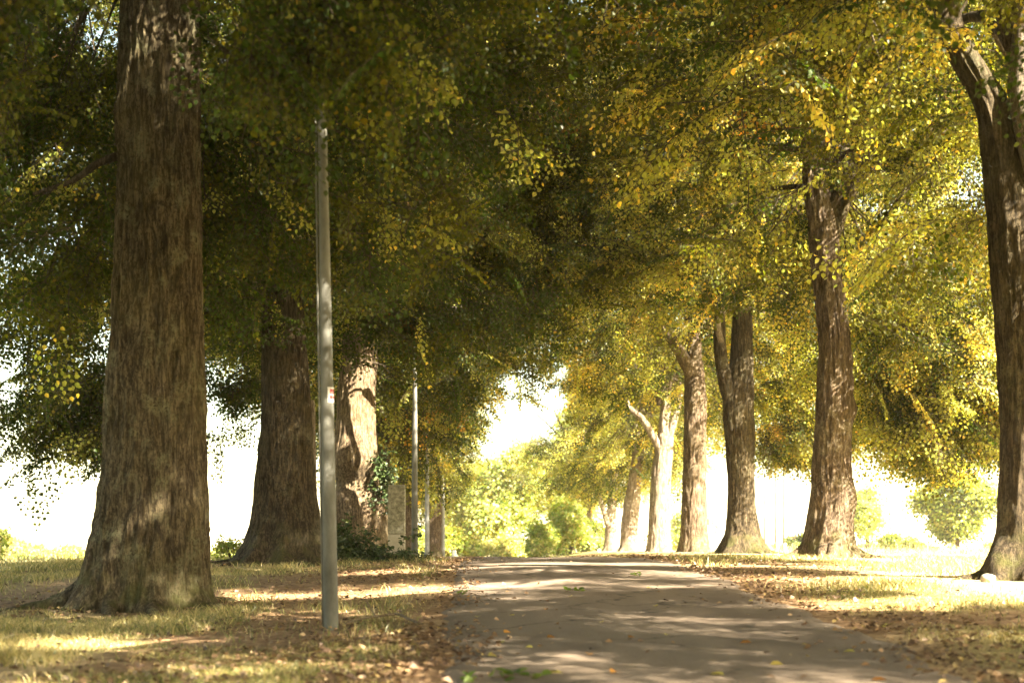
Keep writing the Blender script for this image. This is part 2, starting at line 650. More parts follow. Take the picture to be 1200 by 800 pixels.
def sprays(rng, C, O, spread, n_spray=7, n_leaf=9, size=.13, droop=.35):
    """leaf sprays growing from the clump centres C, outward along O"""
    m = len(C)
    d = unit(O[:, None] * .55 + rng.normal(0, .62, (m, n_spray, 3)) + np.array([0, 0, -.12]))
    ln = spread * rng.uniform(.65, 1.25, (m, n_spray, 1, 1))
    t = (np.arange(n_leaf) + rng.uniform(.2, .9, (m, n_spray, n_leaf)))[..., None] / n_leaf
    P = C[:, None, None] + d[:, :, None] * ln * t + np.array([0, 0, -1.]) * droop * ln * t * t
    side = unit(np.cross(d, np.array([0, 0, 1.])) + 1e-4)
    sg = np.where(np.arange(n_leaf) % 2 == 0, 1., -1.)[None, None, :, None]
    D = unit(d[:, :, None] * .55 + side[:, :, None] * sg * .8 + np.array([0, 0, -.45]) + rng.normal(0, .35, P.shape))
    P = P + D * size * .35
    Nn = unit(np.array([0, 0, 1.]) + O[:, None, None] * .35 + rng.normal(0, .55, P.shape))
    k = m * n_spray * n_leaf
    L = size * rng.uniform(.65, 1.25, k)
    return P.reshape(-1, 3), D.reshape(-1, 3), Nn.reshape(-1, 3), L, L * rng.uniform(.74, .95, k), n_spray * n_leaf


# ------------------------------------------------------------------ foliage: twigs with leaves, set by geometry nodes
def leaf_inst_mat(name, trans=.5, sheen=.016, gain=(2.0, 1.8, .8)):
    """leaf colour = colour of the spray it grows on x its own small variation"""
    m = leaf_mat(name, trans, sheen, gain)
    N, L = m.node_tree.nodes, m.node_tree.links
    a = next(n for n in N if n.type == 'ATTRIBUTE')
    b = N.new('ShaderNodeAttribute')
    b.attribute_type = 'INSTANCER'
    b.attribute_name = 'tint'
    mu = N.new('ShaderNodeMix')
    mu.data_type, mu.blend_type = 'RGBA', 'MULTIPLY'
    mu.inputs[0].default_value = 1
    for l in list(a.outputs['Color'].links):
        L.new(mu.outputs[2], l.to_socket)
    L.new(a.outputs['Color'], mu.inputs[6])
    L.new(b.outputs['Color'], mu.inputs[7])
    return m


M['spray_leaf'] = leaf_inst_mat('spray_leaf')


def make_spray(seed, n_side, per_side, size, length=.9):
    """a twig along +X, about 0.9 m long, with side shoots in a drooping layer, and its leaves"""
    rng = np.random.default_rng(seed)
    b = Build()
    ax = smooth_path([(0, 0, 0), (length * .35, rng.normal(0, .03), .03), (length * .7, rng.normal(0, .05), -.01), (length, rng.normal(0, .08), -.10)], 9)
    b.tube(ax, np.linspace(.0075, .0025, 9), 4, False)
    P, D, Nn = [], [], []
    shoots = [(ax, 1.0)]
    for k in range(n_side):
        t = .12 + .8 * k / n_side
        i = min(int(t * 8), 7)
        p0 = ax[i] + (ax[i + 1] - ax[i]) * (t * 8 - i)
        sgn = 1 if k % 2 else -1
        ln = length * rng.uniform(.32, .55) * (1.05 - .45 * t)
        e = p0 + np.array([ln * .65, sgn * ln * .8, rng.normal(-.05, .09) * ln - .1 * ln])
        q = smooth_path([p0, (p0 + e) / 2 + np.array([0, 0, .05 * ln]), e], 5)
        b.tube(q, np.linspace(.004, .0015, 5), 3, False)
        shoots.append((q, ln))
    for q, ln in shoots:
        n = per_side if ln < 1 else per_side + 4
        for j in range(n):
            t = (j + rng.uniform(.3, .9)) / n
            f = t * (len(q) - 1)
            i = min(int(f), len(q) - 2)
            p = q[i] + (q[i + 1] - q[i]) * (f - i)
            ta = unit(q[i + 1] - q[i])
            sd = unit(np.cross(np.array([0, 0, 1.]), ta)) * (1 if j % 2 else -1)
            d = unit(ta * rng.uniform(.2, .9) + sd * rng.uniform(.5, 1.1) + np.array([0, 0, -.55 + rng.normal(0, .25)]))
            P.append(p + d * size * .3)
            D.append(d)
            Nn.append(unit(np.array([0, 0, 1.]) + sd * .25 + rng.normal(0, .28, 3)))
    P, D, Nn = np.array(P), np.array(D), np.array(Nn)
    n = len(P)
    L = size * rng.uniform(.7, 1.2, n)
    v = np.exp(rng.normal(0, .16, (n, 1))) * np.exp(rng.normal(0, .05, (n, 3)))
    odd = rng.random(n) < .07
    v[odd] *= np.array([2.2, 1.6, 1.4])
    me = leaves_mesh('spray', P, D, Nn, L, L * rng.uniform(.82, 1.0, n), v, True)
    # twigs into the same mesh, second material
    tv, tf = np.vstack(b.v), np.vstack([f for f in b.f if f.shape[1] == 4])
    n0 = len(me.vertices)
    co = np.empty(n0 * 3, np.float32)
    me.vertices.foreach_get('co', co)
    lf = np.empty(len(me.loops), np.int32)
    me.loops.foreach_get('vertex_index', lf)
    full = mesh_np('spray', np.vstack([co.reshape(-1, 3), tv]), [lf.reshape(-1, 4), tf + n0], False, np.vstack([np.repeat(v, 2, 0), np.ones((len(tf), 3))]))
    full.materials.append(M['spray_leaf'])
    full.materials.append(M['branch'])
    idx = np.zeros(len(full.polygons), np.int32)
    idx[len(lf) // 4:] = 1
    full.polygons.foreach_set('material_index', idx)
    bpy.data.meshes.remove(me)
    return bpy.data.objects.new('spray', full)


def spray_group():
    g = bpy.data.node_groups.new('leafy_sprays', 'GeometryNodeTree')
    g.interface.new_socket('Geometry', in_out='INPUT', socket_type='NodeSocketGeometry')
    g.interface.new_socket('Geometry', in_out='OUTPUT', socket_type='NodeSocketGeometry')
    N, L = g.nodes, g.links
    i, o = N.new('NodeGroupInput'), N.new('NodeGroupOutput')
    join = N.new('GeometryNodeJoinGeometry')
    for k in range(6)[::-1]:
        oi = N.new('GeometryNodeObjectInfo')
        oi.inputs['Object'].default_value = make_spray(500 + k, 11, 6, .062)
        oi.inputs['As Instance'].default_value = True
        L.new(oi.outputs['Geometry'], join.inputs[0])
    ip = N.new('GeometryNodeInstanceOnPoints')
    ip.inputs['Pick Instance'].default_value = True

    def attr(name, dt):
        n = N.new('GeometryNodeInputNamedAttribute')
        n.data_type = dt
        n.inputs['Name'].default_value = name
        return n.outputs['Attribute']
    L.new(i.outputs[0], ip.inputs['Points'])
    L.new(join.outputs[0], ip.inputs['Instance'])
    L.new(attr('pick', 'INT'), ip.inputs['Instance Index'])
    L.new(attr('rot', 'FLOAT_VECTOR'), ip.inputs['Rotation'])
    L.new(attr('size', 'FLOAT_VECTOR'), ip.inputs['Scale'])
    L.new(ip.outputs[0], o.inputs[0])
    return g


SPRAYS = None


def spray_crown(rng, C, O, parent, k, scale, mixw, spread, name='crown'):
    """one foliage part: k leafy sprays growing from every clump centre"""
    global SPRAYS
    if SPRAYS is None:
        SPRAYS = spray_group()
    m = len(C)
    d = O[:, None] * .75 + rng.normal(0, .60, (m, k, 3)) * np.array([1, 1, .85]) + np.array([0, 0, -.28])
    d = unit(d).reshape(-1, 3)
    P = np.repeat(C, k, 0) + rng.normal(0, spread * .28, (m * k, 3)) * np.array([1, 1, .6]) - d * .35 * scale
    n = len(P)
    me = bpy.data.meshes.new(name)
    me.vertices.add(n)
    me.vertices.foreach_set('co', P.astype(np.float32).ravel())
    rot = np.stack([rng.normal(0, .6, n), -np.arcsin(np.clip(d[:, 2], -1, 1)), np.arctan2(d[:, 1], d[:, 0])], -1)
    names = list(mixw)
    w = np.array([mixw[q] for q in names], float)
    w /= w.sum()
    pal = np.array([PALETTE[q] for q in names])
    c1 = pal[rng.choice(len(names), m, p=w)][:, None]
    c2 = pal[rng.choice(len(names), (m, k), p=w)]
    t = np.where(rng.random((m, k, 1)) < .6, c1, c2) * np.exp(rng.normal(0, .18, (m, k, 1)))
    rgba = np.ones((n, 4), np.float32)
    rgba[:, :3] = t.reshape(-1, 3)
    sc = (scale * rng.uniform(.75, 1.25, (n, 1)) * np.ones((1, 3))).astype(np.float32)
    a = me.attributes.new('rot', 'FLOAT_VECTOR', 'POINT'); a.data.foreach_set('vector', rot.astype(np.float32).ravel())
    a = me.attributes.new('size', 'FLOAT_VECTOR', 'POINT'); a.data.foreach_set('vector', sc.ravel())
    a = me.attributes.new('pick', 'INT', 'POINT'); a.data.foreach_set('value', rng.integers(0, 6, n).astype(np.int32))
    a = me.attributes.new('tint', 'FLOAT_COLOR', 'POINT'); a.data.foreach_set('color', rgba.ravel())
    o = link(name, me, M['spray_leaf'], parent)
    md = o.modifiers.new('sprays', 'NODES')
    md.node_group = SPRAYS
    o['kind'] = 'stuff'
    return o


# ------------------------------------------------------------------ trees
def trunk_part(parent, prof, flare=.55, flare_h=.55, roots=6, seg=72, step=.06, bark=.022, mat=None, seed=0, lumps=(), name='trunk', buttress=.5):
    """prof rows: z, x, y, r in the tree's own frame. Bark ridges, root flare and burls are geometry."""
    prof = np.asarray(prof, float)
    n = max(8, int((prof[-1, 0] - prof[0, 0]) / step))
    C = smooth_path(prof, n)
    zc, cx, cy, rr = C.T
    th = np.linspace(0, 2 * np.pi, seg, endpoint=False)
    T, Zc = np.meshgrid(th, zc)
    R = np.repeat(rr[:, None], seg, 1)
    z0 = np.clip(Zc, 0, None)
    ph = seed * 1.7
    lob = .5 + .5 * np.cos(roots * T + ph + .8 * np.sin(T * 2 + ph)) * (.5 + .5 * noise3(np.cos(T) * 1.5 + seed, np.sin(T) * 1.5, 0)) * 1.3
    fl = np.exp(-z0 / flare_h)
    R = R * (1 + flare * fl * ((1 - buttress) + buttress * lob)) + .25 * flare * np.exp(-z0 / (flare_h * .35)) * lob
    R = R * .965 * (1 + .10 * (fbm(np.cos(T) * 1.1 + seed * 3, np.sin(T) * 1.1, Zc * .55, 3) - .5) * 2 * .8)
    u, w = np.cos(T) * rr[:, None], np.sin(T) * rr[:, None]
    wob = noise3(u * 3, w * 3, Zc * .8 + seed)
    rid = 1 - np.abs(2 * noise3(u * 13 + wob * 2.2, w * 13 + seed, Zc * 1.9 + wob) - 1)
    rid2 = 1 - np.abs(2 * noise3(u * 24 + wob * 3, w * 24, Zc * 4.2 + 9 + seed) - 1)
    R = R + bark * (2.0 * rid ** 1.6 + .9 * rid2 - 1.4)
    for (lz, lth, sz, st, amp) in lumps:
        dt = (T - lth + np.pi) % (2 * np.pi) - np.pi
        R = R + amp * np.exp(-((Zc - lz) / sz) ** 2 - (dt / st) ** 2)
    V = np.stack([cx[:, None] + np.cos(T) * R, cy[:, None] + np.sin(T) * R, Zc], -1).reshape(-1, 3)
    i, j = np.meshgrid(np.arange(n - 1), np.arange(seg), indexing='ij')
    F = np.stack([i * seg + j, i * seg + (j + 1) % seg, (i + 1) * seg + (j + 1) % seg, (i + 1) * seg + j], -1).reshape(-1, 4)
    V = np.vstack([V, [[cx[-1], cy[-1], zc[-1] + rr[-1] * .6]]])
    k = np.arange(seg)
    F2 = np.stack([(n - 1) * seg + k, (n - 1) * seg + (k + 1) % seg, np.full(seg, n * seg)], -1)
    return link(name, mesh_np(name, V, [F, F2], True), mat or M['bark'], parent)


def root_parts(parent, r0, n, seed, mat, cx=0.0, span=(0, 6.283), reach=2.2):
    """surface roots: they leave the flare and sink into the soil"""
    rng = np.random.default_rng(seed)
    x0, y0, z0 = parent.location
    for k in range(n):
        a = span[0] + (span[1] - span[0]) * (k + rng.uniform(.2, .8)) / n
        da = rng.normal(0, .22)
        rr = rng.uniform(.8, 1.2)
        pts = []
        for f, up, r in ((.55, .52, .19), (.95, .22, .16), (1.3, .07, .12), (1.7, .01, .09), (reach * rr, -.10, .035)):
            b = a + da * (f - .6)
            x, y = cx + math.cos(b) * r0 * f, math.sin(b) * r0 * f
            pts.append((x, y, gz(x0 + x, y0 + y) - z0 + up * r0 - r * r0 * .35, r * r0 * rr))
        limb_part(parent, pts, mat, seed + k, 16, 'root')


def limb_part(parent, ctrl, mat, seed=0, seg=18, name='limb'):
    """ctrl rows: x, y, z, r"""
    C = smooth_path(ctrl, 10 * len(ctrl))
    b = Build()
    b.tube(C[:, :3], C[:, 3] * 1.0, seg)
    V = b.v[0]
    c = noise3(V[:, 0] * 9 + seed, V[:, 1] * 9, V[:, 2] * 3)
    n = len(C) * seg
    cen = np.repeat(C[:, :3], seg, 0)
    V[:n] = cen + (V[:n] - cen) * (1 + .22 * (c[:n, None] - .5) + .25 * (noise3(V[:n, 0] * 2.5, V[:n, 1] * 2.5, V[:n, 2] * 1.5 + seed)[:, None] - .5))
    return b.obj(name, mat, parent)


def crown_parts(parent, seed, fork, cen, rad, z_bot, n_clump, mixw, size=.13, fine=True, per=(7, 9), spread=.85, keep=None,
                extra=(), limbs=11, limb_r=.17, mat=None, inner=.3, branches=True, branch_mat=None, fork_low=None, hole=.36):
    """foliage and the branches that carry it, in the tree's own frame (base at the origin).
    cen: middle of the crown; rad: (x, y, up, down) half sizes; z_bot: lowest leaves; keep: optional filter of clump centres."""
    rng = np.random.default_rng(seed)
    cen = np.asarray(cen, float)
    sight = open_sight(parent.location[:2], spread) if branches else (lambda q: np.ones(len(q), bool))
    tries = 0
    C = np.zeros((0, 3))
    while len(C) < n_clump and tries < 60:
        tries += 1
        u = unit(rng.normal(0, 1, (n_clump * 3, 3)))
        r = rng.random((len(u), 1)) ** (1 / 2.4)
        q = u * r
        p = np.where(q[:, 2:] > 0, q * np.array([rad[0], rad[1], rad[2]]), q * np.array([rad[0], rad[1], rad[3]]))
        p = p + cen
        ang = np.arctan2(q[:, 1], q[:, 0])
        zb = z_bot + 1.5 * (noise3(np.cos(ang) * 2 + seed, np.sin(ang) * 2, 3) - .5)
        ok = (p[:, 2] > zb) & (r[:, 0] > inner)
        ok &= fbm(p[:, 0] * .55 + seed, p[:, 1] * .55, p[:, 2] * .65, 2) > hole
        ok &= sight(p)
        if keep is not None:
            ok &= keep(p)
        C = np.vstack([C, p[ok]])
    C = C[:n_clump]
    n_body = len(C)
    for (ex, ey, ez, er, en) in extra:
        e = rng.normal(0, 1, (en, 3)) * np.array([er, er, er * .6]) * .6 + np.array([ex, ey, ez])
        C = np.vstack([C, e[sight(e)]])
    fork = np.asarray(fork, float)
    O = unit(C - (cen * .5 + fork * .5))
    O[:, 2] *= .4
    O = unit(O)
    if branches:
        cr = spray_crown(rng, C, O, parent, per[0], size, mixw, spread)
    else:
        P, D, Nn, L, W, per_c = sprays(rng, C, O, spread, per[0], per[1], size)
        tint = mix_tints(rng, len(C), per_c, mixw)
        ok = P[:, 2] > .05
        cr = link('crown', leaves_mesh('crown', P[ok], D[ok], Nn[ok], L[ok], W[ok], tint[ok], fine), mat or M['leaf'], parent)
    cr['kind'] = 'stuff'
    if not branches:
        return cr
    # limbs, boughs and twigs
    b = Build()
    nodes, nrad = [], []
    low = fork if fork_low is None else np.asarray(fork_low, float)
    for k in range(limbs):
        a = 2 * np.pi * (k + rng.uniform(-.3, .3)) / limbs
        up = rng.uniform(-.15, .85)
        e = cen + np.array([math.cos(a) * rad[0] * .72, math.sin(a) * rad[1] * .72, (rad[2] if up > 0 else rad[3]) * up * .75])
        s = low + (fork - low) * rng.random()
        mid = s * .55 + e * .45 + np.array([0, 0, rng.uniform(.3, 1.2)])
        path = smooth_path([s, s * .8 + mid * .2 + np.array([0, 0, .25]), mid + rng.normal(0, .25, 3), e], 14)
        rr = np.linspace(limb_r * rng.uniform(.7, 1.1), .03, 14)
        b.tube(path, rr, 8)
        nodes.append(path[5:])
        nrad.append(rr[5:])
        for q in range(4):
            i = rng.integers(4, 13)
            e2 = path[i] + unit(rng.normal(0, 1, 3) * np.array([1, 1, .5])) * rng.uniform(1.3, 2.8)
            m2 = (path[i] + e2) / 2 + np.array([0, 0, rng.uniform(0, .4)])
            p2 = smooth_path([path[i], m2, e2], 7)
            r2 = np.linspace(rr[i] * .6, .016, 7)
            b.tube(p2, r2, 6)
            nodes.append(p2)
            nrad.append(r2)
    NP, NR = np.vstack(nodes), np.concatenate(nrad)
    for c in C[rng.permutation(len(C))[:min(len(C), 520)]]:
        dd = np.linalg.norm(NP - c, axis=1)
        i = int(np.argmin(dd))
        if dd[i] > 2.6:
            continue
        mid = (NP[i] + c) / 2 + np.array([0, 0, .12 * dd[i]]) + rng.normal(0, .06, 3)
        b.tube(np.array([NP[i], mid, c]), np.array([min(NR[i] * .7, .03), .014, .006]), 4, False)
    br = b.obj('branches', branch_mat or M['branch'], parent)
    br['kind'] = 'stuff'
    return cr


def px(p, Y):
    return (p - 600.0) * Y / FPX


# the avenue: base x, base y of each tree (used for bare soil round the trunks too)
TREES = {
    'L1': (-4.73, 18.0), 'L2': (-4.70, 29.0), 'L3': (-4.15, 38.0), 'L4': (-3.95, 44.0), 'L5': (-4.0, 53.0), 'L6': (-3.6, 66.0), 'L7': (-4.4, 80.0),
    'R1': (6.70, 18.6), 'R2': (6.45, 29.0), 'R3': (6.50, 40.0), 'R4': (6.36, 50.0), 'R5': (6.20, 60.0), 'R6': (5.95, 72.0), 'R7': (5.85, 85.0), 'R8': (5.2, 99.0),
    'L0': (-5.0, 7.0), 'R0': (6.9, 7.6), 'LB': (-5.0, -4.0), 'RB': (7.0, -3.4), 'RC': (7.0, -14.5), 'LC': (-5.0, -15.0),
}
TREE_BASES = [v for k, v in TREES.items()]
AVENUE_L = 'old linden trees along the left verge'
AVENUE_R = 'old linden trees along the right verge'
SHADE = dict(green=5, olive=4, lime=.9, gold=.04, brown=.05)  # left row: canopy shade is put into darker leaf colours
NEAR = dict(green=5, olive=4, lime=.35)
LIT_GOLD = dict(green=1.7, olive=2.6, lime=5.0, gold=1.1, orange=.04, brown=.04)  # brighter leaves: sunlight is put into the colour along with autumn yellow
MIDMIX = dict(green=2.6, olive=3.4, lime=2, gold=.8, orange=.15, brown=.1)
PALEMIX = dict(green=.4, fresh=4, lime=2.5, straw=2)


def tree(key, label, group=None, name='linden_tree'):
    x, y = TREES[key]
    return empty(name, (x, y, gz(x, y)), label, 'tree', group)


def W(px_, py_, Y, key):
    """point of a tree's own frame that the photograph shows at (px_, py_) when it is Y away"""
    x, y = TREES[key]
    return (px(px_, Y) - x, EYE - (py_ - HOR) / FPX * Y - gz(x, y))


def prof(key, rows, Y=None, top=None, slim=1.0):
    """rows: (py, px_left, px_right) read off the photograph -> z, x, y, r"""
    Y = Y or TREES[key][1]
    out = []
    for py_, a, b_ in rows:
        x, z = W((a + b_) / 2, py_, Y, key)
        out.append((z, x, 0, (b_ - a) / 2 * Y / FPX * slim))
    out.sort()
    r0 = out[0]
    out.insert(0, (-.45, r0[1], 0, r0[3] * 1.02))
    if top:
        out += top
    return out


# natural openings between the crowns: rows of (px0, px1, py0, py1, farthest Y the opening reaches)
GAPS = [(95, 245, -400, 800, 18.2), (282, 382, 388, 800, 29.2), (383, 452, 412, 800, 38.2), (362, 406, 150, 800, 14.3),
        (1146, 1230, 128, 800, 18.6), (1158, 1215, 0, 330, 18.6), (922, 1012, 175, 800, 29), (828, 892, 385, 800, 40), (790, 838, 380, 800, 50), (762, 806, 384, 440, 50), (806, 860, 378, 415, 40), (728, 770, 455, 540, 60),
        (728, 802, 478, 800, 60), (722, 758, 566, 800, 72), (700, 730, 592, 800, 85), (478, 494, 455, 800, 36), (452, 480, 560, 800, 35),
        (574, 660, 440, 515, 118), (560, 650, 500, 800, 60), (885, 1168, 572, 800, 100), (-200, 75, 560, 800, 100), (60, 310, 572, 800, 100),
        (560, 690, 580, 800, 88), (-60, 30, 395, 450, 100), (430, 560, 470, 800, 33), (532, 585, 500, 800, 66), (570, 600, 440, 470, 60), (640, 690, 520, 800, 70), (640, 1000, 500, 800, 27)]


# places the sun reaches through the crowns: (x, y, z, radius of the opening)
SUNNY = [(-4.0, 37.6, 2.6, .9), (-4.0, 37.6, 4.2, .9), (-4.0, 37.6, 5.6, .9), (5.6, 60, 3.5, 1.2), (5.6, 60, 5.5, 1.2)] + \
    [(x, 19.6 + .12 * x, .3, .85) for x in (-3.3, -2.6, -1.9, -1.2)] + \
    [(x, 15.2, .5, .8) for x in (3.9, 4.7, 5.5)] + [(x, 23.8, .7, .8) for x in (-2.0, -1.2, -.4, .4, 1.2, 2.0, 2.8)] + \
    [(-3.3, 10.2, .15, .6), (-2.3, 10.0, .15, .6), (-1.3, 10.3, .15, .5), (-3.9, 12.6, .2, .6)]


def open_sight(base, spread):
    bx, by = base
    bz = gz(bx, by)

    def f(q):
        Y = np.maximum(q[:, 1] + by, .5)
        X = q[:, 0] + bx
        u = 600 + X / Y * FPX
        v = HOR - (q[:, 2] + bz - EYE - spread * .25) / Y * FPX
        m = spread * (.42 if by < 30 else .62) * FPX / Y
        ok = np.ones(len(q), bool)
        ragged = (noise3(q[:, 0] * 1.3, q[:, 1] * 1.3, q[:, 2] * 1.3 + bx) - .5) * 110
        for a, b_, c, d, yy in GAPS:
            hit = (u > a - m) & (u < b_ + m) & (v > c + ragged * (1 if b_ - a < 110 else .4)) & (v < d + m) & (q[:, 1] + by < yy) & (q[:, 1] + by > 1.0)
            ok &= ~hit
        S = np.array(TO_SUN)
        for sx, sy, sz, sr in SUNNY:
            d = np.stack([X - sx, q[:, 1] + by - sy, q[:, 2] + bz - sz], -1)
            al = d @ S
            dist = np.linalg.norm(d - al[:, None] * S, axis=1)
            ok &= ~((al > 2.5) & (dist < sr))
        return ok
    return f


def build_trees():
    # ---- left row
    t = tree('L1', 'huge linden trunk standing nearest on the left, just left of the steel lamp pole', AVENUE_L)
    p = prof('L1', [(700, 100, 238), (640, 108, 241), (600, 115, 240), (500, 124, 239), (400, 133, 237), (300, 137, 235), (200, 138, 232), (100, 139, 233), (0, 144, 231)],
             top=[(9.2, .38, 0, .42), (10.6, .42, .1, .34)])
    trunk_part(t, p, .33, .42, 6, 190, .032, .034, M['bark'], 1, lumps=[(4.9, -1.2, .14, .16, .07), (4.25, -1.0, .25, .14, .05), (2.9, -2.2, .5, .5, .03), (6.2, -2.6, .2, .25, .06)])
    root_parts(t, .80, 8, 41, M['bark'], -.05)
    limb_part(t, [(-.1, 0, 5.75, .06), (-.45, -.1, 5.6, .05), (-.8, -.15, 5.35, .035), (-1.3, -.1, 5.2, .02)], M['branch'], 3)
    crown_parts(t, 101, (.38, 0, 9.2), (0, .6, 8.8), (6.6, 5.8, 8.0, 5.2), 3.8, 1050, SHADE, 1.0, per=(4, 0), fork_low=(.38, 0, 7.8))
    t = tree('L2', 'dark linden second in the left row, mossy roots spreading beside the ivy', AVENUE_L)
    p = prof('L2', [(655, 290, 378), (620, 296, 374), (560, 301, 368), (500, 305, 365), (440, 306, 361), (390, 307, 357), (330, 310, 352), (260, 312, 350)],
             top=[(8.8, .2, 0, .3)])
    trunk_part(t, p, .5, .6, 7, 110, .05, .026, M['bark_dark'], 2, lumps=[(.5, -.7, .5, .35, .1)])
    root_parts(t, .82, 8, 42, M['bark_dark'], .05)
    sx, sz = W(364, 470, 29.4, 'L2')
    limb_part(t, [(sx, .4, -.4, .2), (sx, .4, .6, .16), (sx - .02, .4, sz * .6, .13), (sx - .03, .4, sz - .1, .13), (sx - .03, .4, sz, .05)], M['bark_pale_lit'], 4, name='side_stem')
    crown_parts(t, 102, (.1, 0, 7.6), (0, .3, 8.8), (6.3, 6.0, 8.0, 5.4), 4.2, 1000, SHADE, 1.0, per=(4, 0), fork_low=(0, 0, 5.2),
                extra=[(2.5, 3, 5.3, .55, 16), (5.6, 1, 6.6, 1.6, 68), (5.4, 0, 9.4, 1.8, 68), (-4.6, -1.0, 3.6, 1.5, 27), (-3.2, .6, 3.2, 1.2, 24), (-6.0, 1.0, 4.4, 1.3, 24), (-4.0, -.5, 2.7, .9, 21), (-3.3, .3, 3.0, .9, 16), (-5.3, 0, 3.8, 1.3, 37), (-5.0, .5, 5.0, 1.5, 43), (-1.3, 1.9, 3.7, .6, 9), (-7.2, .5, 5.0, 1.3, 24), (-.9, -1.8, 5.3, .9, 8), (4.5, -1, 5.0, 1.4, 18)])
    t = tree('L3', 'thick sunlit linden with a swollen burl, behind the pole and the ivy', AVENUE_L)
    p = prof('L3', [(655, 384, 462), (610, 386, 456), (570, 392, 446), (540, 392, 443), (500, 393, 441), (450, 396, 441), (410, 401, 442), (360, 404, 440)],
             top=[(8.6, .3, 0, .34)])
    trunk_part(t, p, .25, .5, 5, 110, .05, .02, M['bark_tan_lit'], 3, lumps=[(2.65, -1.7, .40, 1.2, .20), (3.2, -1.6, .5, 1.0, .06), (2.02, -1.8, .22, 1.2, -.17), (1.4, -.6, .5, .4, .1)])
    crown_parts(t, 103, (.2, 0, 7.4), (0, .5, 9.0), (6.0, 6.0, 7, 5.0), 4.8, 760, SHADE, 1.1, per=(4, 0), fork_low=(.2, 0, 6.5),
                extra=[(3.0, 1, 4.5, 1.5, 24)])
    t = tree('L4', 'slim reddish-brown linden trunk between the burled tree and the stone post', AVENUE_L)
    p = prof('L4', [(655, 434, 465), (610, 436, 462), (570, 438, 458), (500, 440, 456), (430, 442, 456)], top=[(9, 0, 0, .2)])
    trunk_part(t, p, .3, .4, 5, 60, .08, .018, M['bark'], 4)
    crown_parts(t, 104, (0, 0, 7), (0, .5, 8.4), (5.8, 5.6, 7, 5.4), 3.0, 520, MIDMIX, 1.3, per=(3, 0), spread=1.0, fork_low=(0, 0, 5),
                extra=[(2.6, 0, 3.4, 1.3, 24)])
    t = tree('L5', 'linden directly behind the second lamp post and the stone post', AVENUE_L)
    trunk_part(t, [(-.4, 0, 0, .36), (1, 0, 0, .34), (5, .1, 0, .28), (9, .1, 0, .2)], .4, .5, 5, 50, .1, .018, M['bark_grey'], 5)
    crown_parts(t, 105, (.1, 0, 7), (0, .5, 7.6), (5.6, 5.8, 5.5, 5.6), 1.9, 420, LIT_GOLD, 1.4, per=(3, 0), spread=1.05, fork_low=(0, 0, 4))
    for key, sd, mix, lab in (('L6', 106, LIT_GOLD, 'yellowing linden beyond the thin poles, its leaves reaching low over the verge'),
                              ('L7', 107, LIT_GOLD, 'last pale yellow-green linden of the left row beside the sky gap')):
        t = tree(key, lab, AVENUE_L)
        trunk_part(t, [(-.4, 0, 0, .36), (1, 0, 0, .34), (5, .1, 0, .28), (9, .1, 0, .2)], .4, .5, 5, 40, .15, .018, M['bark_grey'], sd)
        crown_parts(t, sd, (.1, 0, 7), (-1.4, 0, 7.0), (4.0, 5.6, 5.5, 5.4), 1.5, 300, mix, 1.5, per=(3, 0), spread=1.1, fork_low=(0, 0, 4))
    # ---- right row
    t = tree('R1', 'dark leaning linden at the right picture edge with a pale stone at its foot', AVENUE_R)
    p = prof('R1', [(672, 1158, 1240), (640, 1167, 1237), (600, 1171, 1234), (500, 1173, 1235), (400, 1168, 1232), (300, 1161, 1225), (230, 1157, 1215), (180, 1152, 1196), (120, 1142, 1180), (50, 1104, 1136), (0, 1094, 1120)],
             top=[(9.4, -1.4, 0, .12)])
    trunk_part(t, p, .24, .36, 6, 100, .045, .022, M['bark_dark'], 6, lumps=[(.25, -2.6, .25, .4, .12)])
    root_parts(t, .52, 7, 43, M['bark_dark'], 0)
    limb_part(t, [(-.02, -.1, 4.3, .26), (.12, -.25, 5.0, .2), (-.02, -.3, 5.6, .17), (-.15, -.25, 6.5, .15), (.1, -.2, 8.2, .12), (.5, 0, 10, .08)], M['bark_pale_lit'], 7)
    crown_parts(t, 201, (-.4, 0, 8.2), (-.2, .7, 8.6), (6.2, 5.8, 8.5, 5.2), 3.8, 800, LIT_GOLD, 1.0, per=(4, 0), hole=.40, fork_low=(0, 0, 6.5),
                extra=[(.6, -.7, 3.9, .5, 5), (-.6, -1.2, 6.6, .8, 8)])
    t = tree('R2', 'curving linden with bulging base, second in the right row', AVENUE_R)
    p = prof('R2', [(650, 938, 1004), (625, 941, 1002), (600, 945, 1002), (570, 948, 1003), (540, 950, 999), (500, 954, 1000), (450, 956, 1002), (400, 957, 1000), (350, 953, 992), (300, 948, 985), (255, 945, 982), (200, 940, 968)], slim=.88,
             top=[(10.2, -.4, 0, .2), (13, -.2, 0, .1)])
    trunk_part(t, p, .32, .4, 6, 100, .05, .03, M['bark_grey'], 7, lumps=[(3.0, -.2, .2, .25, .1), (1.25, -.5, .25, .4, .08), (1.3, -2.4, .3, .35, .07), (.6, -1.6, .25, .5, .06)])
    root_parts(t, .64, 7, 44, M['bark_grey'], 0)
    limb_part(t, [(.1, -.05, 6.7, .16), (.3, -.1, 7.5, .12), (.55, -.1, 8.3, .10), (.4, 0, 9.4, .1), (.9, 0, 11, .06)], M['bark'], 9)
    limb_part(t, [(.1, -.1, 6.5, .10), (.5, -.4, 7.5, .065), (1.3, -.6, 8.2, .05), (2.2, -.6, 8.7, .03)], M['bark'], 10)
